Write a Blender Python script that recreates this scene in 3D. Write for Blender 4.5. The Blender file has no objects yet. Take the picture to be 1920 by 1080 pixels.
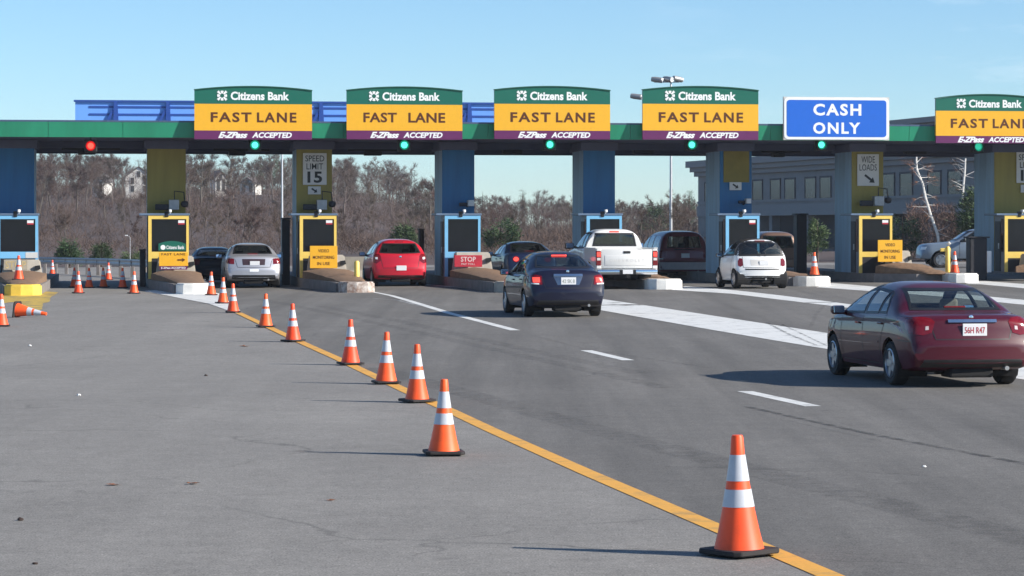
import bpy, bmesh, math, random
from mathutils import Vector, Matrix
from mathutils.bvhtree import BVHTree

C = bpy.context.scene.collection
SC = bpy.context.scene
R = math.radians
# ---------------------------------------------------------------- camera, world, sun, exposure
H, F, HZ = 2.07, 5200.0, 430.0
cd = bpy.data.cameras.new('camera'); cam = bpy.data.objects.new('camera', cd); C.objects.link(cam)
cam.location = (0, 0, H); cam.rotation_euler = (R(90), 0, 0)
cd.sensor_width = 36; cd.lens = F / 1920 * 36; cd.shift_y = -110 / 1920
cd.clip_start = 0.5; cd.clip_end = 6000
SC.camera = cam
SUN_EL, SUN_AZ = R(27.5), R(107)            # azimuth clockwise from +Y
sdir = Vector((math.sin(SUN_AZ) * math.cos(SUN_EL), math.cos(SUN_AZ) * math.cos(SUN_EL), math.sin(SUN_EL)))
W = bpy.data.worlds.new('World'); SC.world = W; W.use_nodes = True
nt = W.node_tree; nt.nodes.clear()
sky = nt.nodes.new('ShaderNodeTexSky'); sky.sky_type = 'NISHITA'; sky.sun_disc = False
sky.sun_elevation = SUN_EL; sky.sun_rotation = SUN_AZ
sky.altitude = 50; sky.air_density = 0.78; sky.dust_density = 0.1; sky.ozone_density = 4.0
bg = nt.nodes.new('ShaderNodeBackground'); bg.inputs["Strength"].default_value = 0.100
out = nt.nodes.new('ShaderNodeOutputWorld')
# thin high cloud, part of the sky itself
tc = nt.nodes.new('ShaderNodeTexCoord'); mp = nt.nodes.new('ShaderNodeMapping')
mp.inputs['Scale'].default_value = (9, 9, 42)
nz = nt.nodes.new('ShaderNodeTexNoise'); nz.inputs['Scale'].default_value = 1.6; nz.inputs['Detail'].default_value = 7; nz.inputs['Roughness'].default_value = 0.62
rp = nt.nodes.new('ShaderNodeMapRange'); rp.inputs['From Min'].default_value = 0.50; rp.inputs['From Max'].default_value = 0.80
sx = nt.nodes.new('ShaderNodeSeparateXYZ')
wx = nt.nodes.new('ShaderNodeMapRange'); wx.inputs['From Min'].default_value = 0.03; wx.inputs['From Max'].default_value = 0.15; wx.inputs['To Max'].default_value = 0.30
mul = nt.nodes.new('ShaderNodeMath'); mul.operation = 'MULTIPLY'
mixc = nt.nodes.new('ShaderNodeMix'); mixc.data_type = 'RGBA'
mixc.inputs[7].default_value = (9.0, 9.2, 9.6, 1)
L_ = nt.links.new
L_(tc.outputs['Generated'], mp.inputs['Vector']); L_(mp.outputs[0], nz.inputs['Vector']); L_(nz.outputs['Fac'], rp.inputs['Value'])
L_(tc.outputs['Generated'], sx.inputs[0]); L_(sx.outputs['X'], wx.inputs['Value'])
L_(rp.outputs[0], mul.inputs[0]); L_(wx.outputs[0], mul.inputs[1]); L_(mul.outputs[0], mixc.inputs[0])
tn = nt.nodes.new('ShaderNodeMix'); tn.data_type = 'RGBA'; tn.blend_type = 'MULTIPLY'; tn.inputs[0].default_value = 1; tn.inputs[7].default_value = (0.86, 0.985, 1.03, 1)   # clear autumn air, a little more cyan
L_(sky.outputs[0], tn.inputs[6]); L_(tn.outputs[2], mixc.inputs[6]); L_(mixc.outputs[2], bg.inputs['Color']); L_(bg.outputs[0], out.inputs['Surface'])
sl = bpy.data.lights.new('sun', 'SUN'); sl.energy = 5.0; sl.angle = R(0.5); sl.color = (1.0, 0.94, 0.85)
so = bpy.data.objects.new('sun', sl); C.objects.link(so)
so.rotation_euler = sdir.to_track_quat('Z', 'Y').to_euler()
vs = SC.view_settings; vs.view_transform = 'Standard'; vs.look = 'None'; vs.gamma = 1; vs.use_curve_mapping = False
vs.exposure = 0.6

# ---------------------------------------------------------------- helpers
def lerp(a, b, t): return a + (b - a) * t
def sstep(a, b, x):
    t = max(0.0, min(1.0, (x - a) / (b - a))); return t * t * (3 - 2 * t)
def gz(X, Y):                                   # the roadway rises a little towards the plaza and to its right
    return sstep(40, 88, Y) * (0.185 + 0.006 * max(-40.0, min(45.0, X)))
def at(px, py, lift=0.0):                       # a ground point from where it is seen in the photograph
    z = 0.0
    for _ in range(14):
        Y = F * (H - z) / (py - HZ); X = (px - 960) * Y / F; z = gz(X, Y)
    return Vector((X, Y, z + lift))
def wpt(px, py, Y): return Vector(((px - 960) * Y / F, Y, H - (py - HZ) * Y / F))

def tag(o, label=None, cat=None, group=None, kind=None):
    if label: o['label'] = label
    if cat: o['category'] = cat
    if group: o['group'] = group
    if kind: o['kind'] = kind
    return o
def thing(name, label, cat, loc=(0, 0, 0), rotz=0.0, group=None):
    o = bpy.data.objects.new(name, None); C.objects.link(o); o.empty_display_size = 0.2
    o.location = loc; o.rotation_euler = (0, 0, rotz)
    return tag(o, label, cat, group)
def dup(root, loc=None, rot=None, label=None, group=None):
    r = root.copy(); C.objects.link(r)
    if loc is not None: r.location = loc
    if rot is not None: r.rotation_euler = rot
    if label: r['label'] = label
    if group: r['group'] = group
    for ch in list(root.children):
        c = ch.copy(); C.objects.link(c); c.parent = r
        for g in list(ch.children):
            d = g.copy(); C.objects.link(d); d.parent = c
    return r
def link_mesh(name, me, mat, parent=None):
    o = bpy.data.objects.new(name, me); C.objects.link(o)
    if mat is not None:
        for m in (mat if isinstance(mat, (list, tuple)) else [mat]): me.materials.append(m)
    if parent is not None: o.parent = parent
    return o
class MB:
    """collects shapes in one bmesh and links them as ONE mesh object"""
    def __init__(s): s.bm = bmesh.new()
    def box(s, x0, x1, y0, y1, z0, z1, bev=0.0, mi=0):
        vs = [s.bm.verts.new((x, y, z)) for z in (z0, z1) for y in (y0, y1) for x in (x0, x1)]
        fs = [s.bm.faces.new([vs[i] for i in f]) for f in ((0, 2, 3, 1), (4, 5, 7, 6), (0, 1, 5, 4), (2, 6, 7, 3), (0, 4, 6, 2), (1, 3, 7, 5))]
        for f in fs: f.material_index = mi
        if bev > 0:
            es = list({e for f in fs for e in f.edges})
            bmesh.ops.bevel(s.bm, geom=es, offset=bev, segments=2, affect='EDGES', profile=0.5)
        return s
    def tube(s, pts, rad, n=8, cap=True, mi=0):
        pts = [Vector(p) for p in pts]
        rr = rad if isinstance(rad, (list, tuple)) else [rad] * len(pts)
        rings = []
        for i, p in enumerate(pts):
            d = (pts[min(i + 1, len(pts) - 1)] - pts[max(i - 1, 0)]).normalized()
            a = d.orthogonal().normalized() if i == 0 else (rings[-1][1] - d * rings[-1][1].dot(d)).normalized()
            b = d.cross(a)
            rings.append(([s.bm.verts.new(p + (a * math.cos(2 * math.pi * k / n) + b * math.sin(2 * math.pi * k / n)) * rr[i]) for k in range(n)], a))
        for i in range(len(rings) - 1):
            A, B = rings[i][0], rings[i + 1][0]
            for k in range(n):
                f = s.bm.faces.new((A[k], A[(k + 1) % n], B[(k + 1) % n], B[k])); f.material_index = mi
        if cap and n > 2:
            s.bm.faces.new(list(reversed(rings[0][0]))); s.bm.faces.new(rings[-1][0])
        return s
    def lathe(s, prof, n=24, origin=(0, 0, 0), axis='Z', mi=0, close=False):
        o = Vector(origin); rings = []
        for r, z in prof:
            ring = []
            for k in range(n):
                c, q = math.cos(2 * math.pi * k / n) * r, math.sin(2 * math.pi * k / n) * r
                ring.append(s.bm.verts.new(o + Vector({'Z': (c, q, z), 'X': (z, c, q), 'Y': (c, z, q)}[axis])))
            rings.append(ring)
        idx = range(len(rings) if close else len(rings) - 1)
        for i in idx:
            A, B = rings[i], rings[(i + 1) % len(rings)]
            for k in range(n):
                try:
                    f = s.bm.faces.new((A[k], A[(k + 1) % n], B[(k + 1) % n], B[k])); f.material_index = mi
                except ValueError: pass
        return s
    def prism(s, poly, lo, hi, axis='Y', mi=0):
        """polygon in the plane across axis, extruded along it: Y takes (x,z), Z takes (x,y), X takes (y,z)"""
        def P(p, d): return {'Y': (p[0], d, p[1]), 'Z': (p[0], p[1], d), 'X': (d, p[0], p[1])}[axis]
        A = [s.bm.verts.new(P(p, lo)) for p in poly]; B = [s.bm.verts.new(P(p, hi)) for p in poly]
        fs = [s.bm.faces.new(A), s.bm.faces.new(list(reversed(B)))]
        for i in range(len(poly)):
            j = (i + 1) % len(poly); fs.append(s.bm.faces.new((A[i], B[i], B[j], A[j])))
        for f in fs: f.material_index = mi
        return s
    def quad(s, a, b, c, d):
        s.bm.faces.new([s.bm.verts.new(p) for p in (a, b, c, d)]); return s
    def build(s, name, mat, parent=None, smooth=None, recalc=True):
        if recalc: bmesh.ops.recalc_face_normals(s.bm, faces=s.bm.faces)
        me = bpy.data.meshes.new(name); s.bm.to_mesh(me); s.bm.free()
        if smooth is not None:
            me.shade_smooth(); me.set_sharp_from_angle(angle=R(smooth))
        return link_mesh(name, me, mat, parent)

def nmat(name):
    m = bpy.data.materials.new(name); m.use_nodes = True
    return m, m.node_tree, m.node_tree.nodes['Principled BSDF']
def M(name, col, rough=0.55, metal=0.0, coat=0.0, var=0.12, scale=6.0, bump=0.0, bscale=40.0, spec=0.5, emis=None, estr=0.0, rnd=0.0, stretch=(1, 1, 1)):
    m, t, p = nmat(name)
    tcn = t.nodes.new('ShaderNodeTexCoord'); mpn = t.nodes.new('ShaderNodeMapping'); mpn.inputs['Scale'].default_value = stretch
    t.links.new(tcn.outputs['Object'], mpn.inputs[0])
    n = t.nodes.new('ShaderNodeTexNoise'); n.inputs['Scale'].default_value = scale; n.inputs['Detail'].default_value = 6; n.inputs['Roughness'].default_value = 0.6
    t.links.new(mpn.outputs[0], n.inputs['Vector'])
    mr = t.nodes.new('ShaderNodeMapRange'); mr.inputs['From Min'].default_value = 0.25; mr.inputs['From Max'].default_value = 0.75
    mr.inputs['To Min'].default_value = 1 - var; mr.inputs['To Max'].default_value = 1 + var
    t.links.new(n.outputs['Fac'], mr.inputs['Value'])
    hs = t.nodes.new('ShaderNodeHueSaturation'); hs.inputs['Color'].default_value = (*col, 1)
    val = mr.outputs[0]
    if rnd > 0:
        oi = t.nodes.new('ShaderNodeObjectInfo')
        m2 = t.nodes.new('ShaderNodeMapRange'); m2.inputs['To Min'].default_value = 1 - rnd; m2.inputs['To Max'].default_value = 1 + rnd
        t.links.new(oi.outputs['Random'], m2.inputs['Value'])
        mm = t.nodes.new('ShaderNodeMath'); mm.operation = 'MULTIPLY'; t.links.new(val, mm.inputs[0]); t.links.new(m2.outputs[0], mm.inputs[1]); val = mm.outputs[0]
        m3 = t.nodes.new('ShaderNodeMapRange'); m3.inputs['To Min'].default_value = 0.5 - 0.08 * rnd; m3.inputs['To Max'].default_value = 0.5 + 0.08 * rnd
        fr = t.nodes.new('ShaderNodeMath'); fr.operation = 'FRACT'; f7 = t.nodes.new('ShaderNodeMath'); f7.operation = 'MULTIPLY'; f7.inputs[1].default_value = 7.31
        t.links.new(oi.outputs['Random'], f7.inputs[0]); t.links.new(f7.outputs[0], fr.inputs[0]); t.links.new(fr.outputs[0], m3.inputs['Value']); t.links.new(m3.outputs[0], hs.inputs['Hue'])
    t.links.new(val, hs.inputs['Value']); t.links.new(hs.outputs[0], p.inputs['Base Color'])
    p.inputs['Roughness'].default_value = rough; p.inputs['Metallic'].default_value = metal
    p.inputs['Coat Weight'].default_value = coat; p.inputs['Coat Roughness'].default_value = 0.06
    p.inputs['Specular IOR Level'].default_value = spec
    if bump > 0:
        n2 = t.nodes.new('ShaderNodeTexNoise'); n2.inputs['Scale'].default_value = bscale; n2.inputs['Detail'].default_value = 4
        t.links.new(tcn.outputs['Object'], n2.inputs['Vector'])
        b = t.nodes.new('ShaderNodeBump'); b.inputs['Strength'].default_value = bump; b.inputs['Distance'].default_value = 0.02
        t.links.new(n2.outputs['Fac'], b.inputs['Height']); t.links.new(b.outputs[0], p.inputs['Normal'])
    if emis:
        p.inputs['Emission Color'].default_value = (*emis, 1); p.inputs['Emission Strength'].default_value = estr
    return m
def glass_mat(name, tint, ior=1.5, extra=0.02):
    m = bpy.data.materials.new(name); m.use_nodes = True; t = m.node_tree; t.nodes.clear()
    o = t.nodes.new('ShaderNodeOutputMaterial'); mx = t.nodes.new('ShaderNodeMixShader')
    tr = t.nodes.new('ShaderNodeBsdfTransparent'); tr.inputs[0].default_value = (*tint, 1)
    gl = t.nodes.new('ShaderNodeBsdfGlossy'); gl.inputs['Roughness'].default_value = 0.03; gl.inputs[0].default_value = (0.95, 0.97, 1, 1)
    fr = t.nodes.new('ShaderNodeFresnel'); fr.inputs[0].default_value = ior
    ad = t.nodes.new('ShaderNodeMath'); ad.operation = 'ADD'; ad.inputs[1].default_value = extra
    ge = t.nodes.new('ShaderNodeNewGeometry'); bk = t.nodes.new('ShaderNodeMix'); bk.data_type = 'FLOAT'; bk.inputs[3].default_value = 0.05
    t.links.new(ge.outputs['Backfacing'], bk.inputs[0]); t.links.new(fr.outputs[0], bk.inputs[2]); t.links.new(bk.outputs[0], ad.inputs[0]); t.links.new(ad.outputs[0], mx.inputs[0])
    t.links.new(tr.outputs[0], mx.inputs[1]); t.links.new(gl.outputs[0], mx.inputs[2]); t.links.new(mx.outputs[0], o.inputs[0])
    return m
def asphalt(name, base, streak, speck=0.55, tint=(1.02, 0.965, 0.885)):
    m, t, p = nmat(name); N = t.nodes.new; L = t.links.new
    geo = N('ShaderNodeNewGeometry')
    def noise(scale, detail, vec, rough=0.6):
        n = N('ShaderNodeTexNoise'); n.inputs['Scale'].default_value = scale; n.inputs['Detail'].default_value = detail; n.inputs['Roughness'].default_value = rough
        L(vec, n.inputs['Vector']); return n.outputs['Fac']
    def mapr(s, a, b, c, d):
        r = N('ShaderNodeMapRange'); r.inputs['From Min'].default_value = a; r.inputs['From Max'].default_value = b
        r.inputs['To Min'].default_value = c; r.inputs['To Max'].default_value = d; L(s, r.inputs['Value']); return r.outputs[0]
    def mulv(a, b):
        q = N('ShaderNodeMath'); q.operation = 'MULTIPLY'; L(a, q.inputs[0]); L(b, q.inputs[1]); return q.outputs[0]
    rot = N('ShaderNodeMapping'); rot.inputs['Rotation'].default_value = (0, 0, R(-9)); rot.inputs['Scale'].default_value = (1.0, 0.035, 1)
    L(geo.outputs['Position'], rot.inputs[0])
    pos = geo.outputs['Position']
    v = mapr(noise(0.22, 5, pos), 0.3, 0.7, 0.90, 1.10)
    v = mulv(v, mapr(noise(1.3, 6, rot.outputs[0]), 0.3, 0.7, 1 - streak, 1 + streak))
    v = mulv(v, mapr(noise(2.6, 6, pos, 0.7), 0.3, 0.7, 0.90, 1.10)); v = mulv(v, mapr(noise(18, 4, pos, 0.75), 0.3, 0.7, 0.78, 1.22)); v = mulv(v, mapr(noise(6.5, 4, pos, 0.7), 0.3, 0.7, 0.93, 1.07))
    v = mulv(v, mapr(noise(70, 2, pos), 0.25, 0.75, 1 - speck, 1 + speck))
    wv = N('ShaderNodeTexVoronoi'); wv.inputs['Scale'].default_value = 55; L(pos, wv.inputs['Vector'])
    v = mulv(v, mapr(wv.outputs['Distance'], 0.0, 0.22, 1.22, 1.0))
    # faint cracks, broken up
    ds = N('ShaderNodeTexNoise'); ds.inputs['Scale'].default_value = 0.9; ds.inputs['Detail'].default_value = 5; L(pos, ds.inputs['Vector'])
    ad = N('ShaderNodeMix'); ad.data_type = 'RGBA'; ad.blend_type = 'ADD'; ad.inputs[0].default_value = 1.6; L(pos, ad.inputs[6]); L(ds.outputs['Color'], ad.inputs[7])
    ck = N('ShaderNodeTexVoronoi'); ck.feature = 'DISTANCE_TO_EDGE'; ck.inputs['Scale'].default_value = 0.16; L(ad.outputs[2], ck.inputs['Vector'])
    cr = mapr(ck.outputs['Distance'], 0.0, 0.006, 1.0, 0.0); cm = mapr(noise(0.35, 3, pos), 0.48, 0.60, 0.0, 0.34)
    k1 = N('ShaderNodeMath'); k1.operation = 'MULTIPLY'; L(cr, k1.inputs[0]); L(cm, k1.inputs[1])
    k2 = N('ShaderNodeMath'); k2.operation = 'SUBTRACT'; k2.inputs[0].default_value = 1.0; L(k1.outputs[0], k2.inputs[1]); v = mulv(v, k2.outputs[0])
    # oil spots and small dark stains
    v = mulv(v, mapr(noise(0.9, 4, pos, 0.7), 0.64, 0.74, 1.0, 0.80))
    cb = N('ShaderNodeCombineColor')
    for i, k in enumerate(('Red', 'Green', 'Blue')):
        q = N('ShaderNodeMath'); q.operation = 'MULTIPLY'; q.inputs[1].default_value = base * tint[i]; L(v, q.inputs[0]); L(q.outputs[0], cb.inputs[k])
    L(cb.outputs[0], p.inputs['Base Color'])
    p.inputs['Roughness'].default_value = 0.85; p.inputs['Specular IOR Level'].default_value = 0.3
    b = N('ShaderNodeBump'); b.inputs['Strength'].default_value = 0.35; b.inputs['Distance'].default_value = 0.008
    L(noise(110, 3, pos), b.inputs['Height']); L(b.outputs[0], p.inputs['Normal'])
    return m
def worn(name, col, cover=0.85, under=(0.10, 0.10, 0.10), scale=2.2):
    """road paint with worn, scuffed patches where the asphalt shows"""
    m, t, p = nmat(name); N = t.nodes.new; L = t.links.new
    geo = N('ShaderNodeNewGeometry')
    n = N('ShaderNodeTexNoise'); n.inputs['Scale'].default_value = scale; n.inputs['Detail'].default_value = 9; n.inputs['Roughness'].default_value = 0.75
    L(geo.outputs['Position'], n.inputs['Vector'])
    r = N('ShaderNodeMapRange'); r.inputs['From Min'].default_value = cover - 0.22; r.inputs['From Max'].default_value = cover
    L(n.outputs['Fac'], r.inputs['Value'])
    n2 = N('ShaderNodeTexNoise'); n2.inputs['Scale'].default_value = 30; L(geo.outputs['Position'], n2.inputs['Vector'])
    r2 = N('ShaderNodeMapRange'); r2.inputs['To Min'].default_value = 0.85; r2.inputs['To Max'].default_value = 1.1; L(n2.outputs['Fac'], r2.inputs['Value'])
    hs = N('ShaderNodeHueSaturation'); hs.inputs['Color'].default_value = (*col, 1); L(r2.outputs[0], hs.inputs['Value'])
    mx = N('ShaderNodeMix'); mx.data_type = 'RGBA'; L(r.outputs[0], mx.inputs[0]); L(hs.outputs[0], mx.inputs[6]); mx.inputs[7].default_value = (*under, 1)
    L(mx.outputs[2], p.inputs['Base Color']); p.inputs['Roughness'].default_value = 0.7
    return m
def fit_text(body, w, h, name, mat, parent, cx, cz, y, bold=0.0, shear=0.0, track=1.0, word=1.0, depth=0.002):
    """lettering facing local -Y, fitted to w x h, centred at (cx, cz)"""
    cu = bpy.data.curves.new('lettering', 'FONT'); cu.body = body; cu.size = 1; cu.shear = shear; cu.offset = bold
    cu.space_character = track; cu.space_word = word; cu.resolution_u = 3
    ob = bpy.data.objects.new('lettering', cu); C.objects.link(ob)
    bpy.context.view_layer.update()
    me = bpy.data.meshes.new_from_object(ob.evaluated_get(bpy.context.evaluated_depsgraph_get()))
    bpy.data.objects.remove(ob); bpy.data.curves.remove(cu)
    xs = [v.co.x for v in me.vertices]; ys = [v.co.y for v in me.vertices]
    x0, x1, y0, y1 = min(xs), max(xs), min(ys), max(ys)
    bm = bmesh.new(); bm.from_mesh(me); bpy.data.meshes.remove(me)
    for v in bm.verts:
        v.co = Vector((cx + ((v.co.x - x0) / (x1 - x0) - 0.5) * w, y, cz + ((v.co.y - y0) / (y1 - y0) - 0.5) * h))
    ex = bmesh.ops.extrude_face_region(bm, geom=list(bm.faces))
    for v in ex['geom']:
        if isinstance(v, bmesh.types.BMVert): v.co.y -= depth
    for f in bm.faces: f.smooth = False
    bmesh.ops.recalc_face_normals(bm, faces=bm.faces)
    me = bpy.data.meshes.new(name); bm.to_mesh(me); bm.free()
    return link_mesh(name, me, mat, parent)
def arrow_poly(cx, cz, ln, ang, wd):
    base = [(-ln / 2, -wd / 2), (ln * 0.12, -wd / 2), (ln * 0.12, -wd * 1.5), (ln / 2, 0), (ln * 0.12, wd * 1.5), (ln * 0.12, wd / 2), (-ln / 2, wd / 2)]
    c, s = math.cos(ang), math.sin(ang)
    return [(cx + x * c - z * s, cz + x * s + z * c) for x, z in base]
def ground_ribbon(name, left, right, mat, lift, step=1.5):
    """sheet between two ground polylines (same number of points), following the slope of the road"""
    bm = bmesh.new(); prev = None
    for i in range(len(left) - 1):
        n = max(1, int(max((left[i + 1] - left[i]).length, (right[i + 1] - right[i]).length) / step))
        for k in range(n + (i == len(left) - 2)):
            t = k / n
            a, b = left[i].lerp(left[i + 1], t), right[i].lerp(right[i + 1], t)
            row = [bm.verts.new((p.x, p.y, gz(p.x, p.y) + lift * (0.45 + 0.55 * sstep(32, 60, p.y)))) for p in (a, a.lerp(b, 0.5), b)]
            if prev:
                for j in range(2): bm.faces.new((prev[j], prev[j + 1], row[j + 1], row[j]))
            prev = row
    bmesh.ops.recalc_face_normals(bm, faces=bm.faces)
    if sum(f.normal.z for f in bm.faces) < 0: bmesh.ops.reverse_faces(bm, faces=bm.faces)
    me = bpy.data.meshes.new(name); bm.to_mesh(me); bm.free()
    o = link_mesh(name, me, mat); o['kind'] = 'structure'; return o
def stripe(name, pts, width, mat, lift):
    P = [at(*p) for p in pts]; Lf, Rt = [], []
    ws = width if isinstance(width, (list, tuple)) else [width] * len(P)
    for i, p in enumerate(P):
        d = (P[min(i + 1, len(P) - 1)] - P[max(i - 1, 0)]); d.z = 0; d.normalize()
        n = Vector((-d.y, d.x, 0)) * ws[i] / 2
        Lf.append(p + n); Rt.append(p - n)
    return ground_ribbon(name, Lf, Rt, mat, lift)

# ---------------------------------------------------------------- materials
m_apron = asphalt('apron_asphalt', 0.222, 0.06)
m_lane = asphalt('lane_asphalt', 0.145, 0.24)
m_white = worn('road_white', (0.70, 0.70, 0.67), 0.735, (0.24, 0.24, 0.23))
m_white_faded = worn('road_white_faded', (0.5, 0.5, 0.48), 0.56)
m_yellow = worn('road_yellow', (0.74, 0.37, 0.055), 0.72, (0.30, 0.20, 0.09))
m_yellow_patch = worn('kerb_yellow_spill', (0.66, 0.44, 0.06), 0.66)
m_conc = M('concrete', (0.42, 0.38, 0.32), 0.85, var=0.2, scale=3, bump=0.25)
m_conc_dk = M('kerb_concrete', (0.20, 0.18, 0.17), 0.9, var=0.25, scale=3, bump=0.3)
m_kerb_white = M('kerb_white_paint', (0.78, 0.76, 0.71), 0.7, var=0.16, scale=4, bump=0.2)
m_kerb_yellow = M('kerb_yellow_paint', (0.78, 0.55, 0.08), 0.7, var=0.14, scale=4, bump=0.2)
m_mound = M('brown_gravel', (0.205, 0.125, 0.075), 0.95, var=0.3, scale=7, bump=0.8, bscale=26)
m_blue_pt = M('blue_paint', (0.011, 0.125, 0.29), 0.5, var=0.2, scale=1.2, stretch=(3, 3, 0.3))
m_blue_side = M('blue_paint_skylit', (0.27, 0.42, 0.56), 0.6, var=0.28, scale=1.0, stretch=(3, 3, 0.35))  # blue pillar sides, paled with skylight put into the colour
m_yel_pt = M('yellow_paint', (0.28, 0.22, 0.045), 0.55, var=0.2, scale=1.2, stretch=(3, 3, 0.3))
m_olive = M('weathered_ochre_board', (0.22, 0.17, 0.035), 0.7, var=0.15, scale=3)
m_frame_y = M('booth_yellow', (0.86, 0.60, 0.13), 0.45, var=0.06, scale=3)
m_frame_b = M('booth_blue', (0.20, 0.50, 0.76), 0.45, var=0.08, scale=3)
m_booth = M('booth_steel', (0.17, 0.18, 0.21), 0.5, var=0.12, scale=3)
m_booth_b = M('booth_steel_blue', (0.12, 0.18, 0.27), 0.5, var=0.12, scale=3)
m_dark = M('dark_steel', (0.018, 0.018, 0.024), 0.6, var=0.2)
m_black = M('black_plastic', (0.012, 0.012, 0.013), 0.5, var=0.15)
m_pane = M('booth_glass', (0.008, 0.009, 0.014), 0.05, var=0.3, scale=1.2, spec=0.22)
m_soffit = M('soffit_shade', (0.085, 0.095, 0.15), 0.8, var=0.2, scale=1)  # under-canopy shade put into the colour as dark navy
m_green_f = M('fascia_green', (0.022, 0.270, 0.150), 0.42, var=0.2, scale=0.9, stretch=(1.6, 1, 0.25))
m_cap = M('fascia_cap', (0.06, 0.10, 0.17), 0.5)
m_roof = M('roof_membrane', (0.25, 0.25, 0.25), 0.9)
m_sgreen = M('sign_green', (0.006, 0.130, 0.085), 0.45, var=0.04)
m_syel = M('sign_yellow', (0.86, 0.44, 0.020), 0.45, var=0.04)
m_spur = M('sign_purple', (0.130, 0.018, 0.100), 0.45, var=0.05)
m_sblue = M('sign_blue', (0.010, 0.130, 0.60), 0.45, var=0.04)
m_swhite = M('sign_white', (0.85, 0.86, 0.85), 0.45, var=0.04)
m_sbrown = M('lettering_brown', (0.10, 0.026, 0.005), 0.5, var=0.05)
m_sblack = M('lettering_black', (0.012, 0.012, 0.012), 0.5, var=0.05)
m_sgrey = M('sign_grey_white', (0.62, 0.60, 0.57), 0.6, var=0.06)
m_sred = M('sign_red', (0.50, 0.025, 0.045), 0.5, var=0.2, scale=5)
m_gantry = M('gantry_blue', (0.14, 0.34, 0.80), 0.5, var=0.06, scale=1)
m_gantry_d = M('gantry_blue_dark', (0.016, 0.065, 0.30), 0.5, var=0.06)
m_alu = M('weathered_aluminium', (0.55, 0.56, 0.57), 0.5, metal=0.6, var=0.1)
m_galv = M('galvanised_steel', (0.36, 0.36, 0.36), 0.5, metal=0.5, var=0.15)
m_lamp_gr = M('signal_green_halo', (0.01, 0.25, 0.15), 0.4, emis=(0.005, 0.30, 0.17), estr=0.6)  # glowing ring colours that paint the halo of the lit lens
m_lamp_rr = M('signal_red_halo', (0.4, 0.01, 0.01), 0.4, emis=(0.75, 0.004, 0.006), estr=0.7)
m_lamp_g = M('signal_green_lit', (0.05, 0.6, 0.4), 0.4, emis=(0.10, 1.0, 0.78), estr=1.25)
m_lamp_gd = M('signal_green_weak', (0.05, 0.4, 0.28), 0.4, emis=(0.02, 0.42, 0.26), estr=0.8)
m_lamp_r = M('signal_red_lit', (0.6, 0.05, 0.03), 0.4, emis=(1.0, 0.10, 0.06), estr=1.1)
m_orange = M('cone_orange', (1.0, 0.100, 0.016), 0.5, var=0.16, scale=7, rnd=0.05)
m_sleeve = M('reflective_sleeve', (0.52, 0.54, 0.58), 0.4, var=0.10, scale=12)
m_rubber = M('black_rubber', (0.022, 0.018, 0.018), 0.75, var=0.25)
m_conedark = M('shaded_orange', (0.45, 0.07, 0.03), 0.6, var=0.2)  # orange with canopy shade mixed into the colour, unused
# ---------------------------------------------------------------- ground, roadway, markings
xs = [-900, -400, -160, -90] + [-60 + 3 * i for i in range(41)] + [90, 160, 400, 900]
ys = [-120, -60] + [-12 + 2 * i for i in range(84)] + [190, 260, 400, 700, 1400]
bm = bmesh.new(); g = [[bm.verts.new((x, y, gz(x, y))) for x in xs] for y in ys]
for j in range(len(ys) - 1):
    for i in range(len(xs) - 1): bm.faces.new((g[j][i], g[j][i + 1], g[j + 1][i + 1], g[j + 1][i]))
me = bpy.data.meshes.new('ground'); bm.to_mesh(me); bm.free()
tag(link_mesh('ground', me, m_apron), kind='structure')
yl = [(447, 587), (500, 612), (560, 640), (634, 673), (761, 733), (848, 772), (920, 806), (1100, 886), (1280, 963), (1400, 1014), (1560, 1082), (1800, 1184), (2200, 1360)]
edge = [at(*p) for p in yl]
lane_left = [Vector((-16.5, 140, 0)), at(280, 540), at(360, 561), at(425, 581)] + edge
lane_right = [Vector((45, 140, 0)), Vector((45, 92, 0)), Vector((44, 88, 0)), Vector((43, 80, 0))] + [Vector((42, p.y, 0)) for p in edge]
ground_ribbon('road', lane_left, lane_right, m_lane, 0.004)
stripe('yellow_line', yl, [0.17] * len(yl), m_yellow, 0.009)
def area(name, Lp, Rp, mat, lift=0.009): return ground_ribbon(name, [at(*p) for p in Lp], [at(*p) for p in Rp], mat, lift)
area('white_gore', [(268, 546), (340, 560), (392, 570), (425, 582), (443, 588)], [(300, 543.5), (385, 545), (412, 551), (434, 570), (452, 584)], m_white)
stripe('lane_line', [(690, 546), (735, 555), (840, 587), (966, 620)], [0.10, 0.18, 0.21, 0.21], m_white, 0.009)
stripe('gore_outline', [(700, 560), (745, 563), (790, 574)], [0.09, 0.11, 0.14], m_white_faded, 0.008)
stripe('lane_dash', [(1099, 657.5), (1178, 676)], 0.20, m_white, 0.009)
stripe('lane_dash', [(1396, 734), (1525, 762)], 0.20, m_white, 0.009)
area('wide_gore_stripe', [(975, 549), (1128, 582.5), (1340, 620), (1557, 656), (1920, 712), (2300, 768)], [(985, 546), (1128, 561), (1340, 593), (1557, 626), (1920, 684), (2300, 742)], m_white)
stripe('island_edge_line', [(796, 534), (860, 539), (940, 547), (980, 551)], 0.18, m_white, 0.009)
area('gore_stripe', [(1258, 544), (1370, 551), (1460, 562), (1600, 579), (1760, 600), (2000, 632)], [(1285, 537), (1380, 545), (1460, 554), (1600, 572), (1760, 594), (2000, 626)], m_white)
area('gore_stripe', [(1530, 539), (1640, 547), (1760, 556), (1920, 572), (2100, 591)], [(1560, 531), (1640, 538), (1760, 548), (1920, 563), (2100, 582)], m_white)
area('gore_stripe', [(1810, 533), (1837, 533.5), (1920, 541), (2000, 549)], [(1830, 527), (1850, 527.5), (1920, 533), (2000, 541)], m_white)
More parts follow.
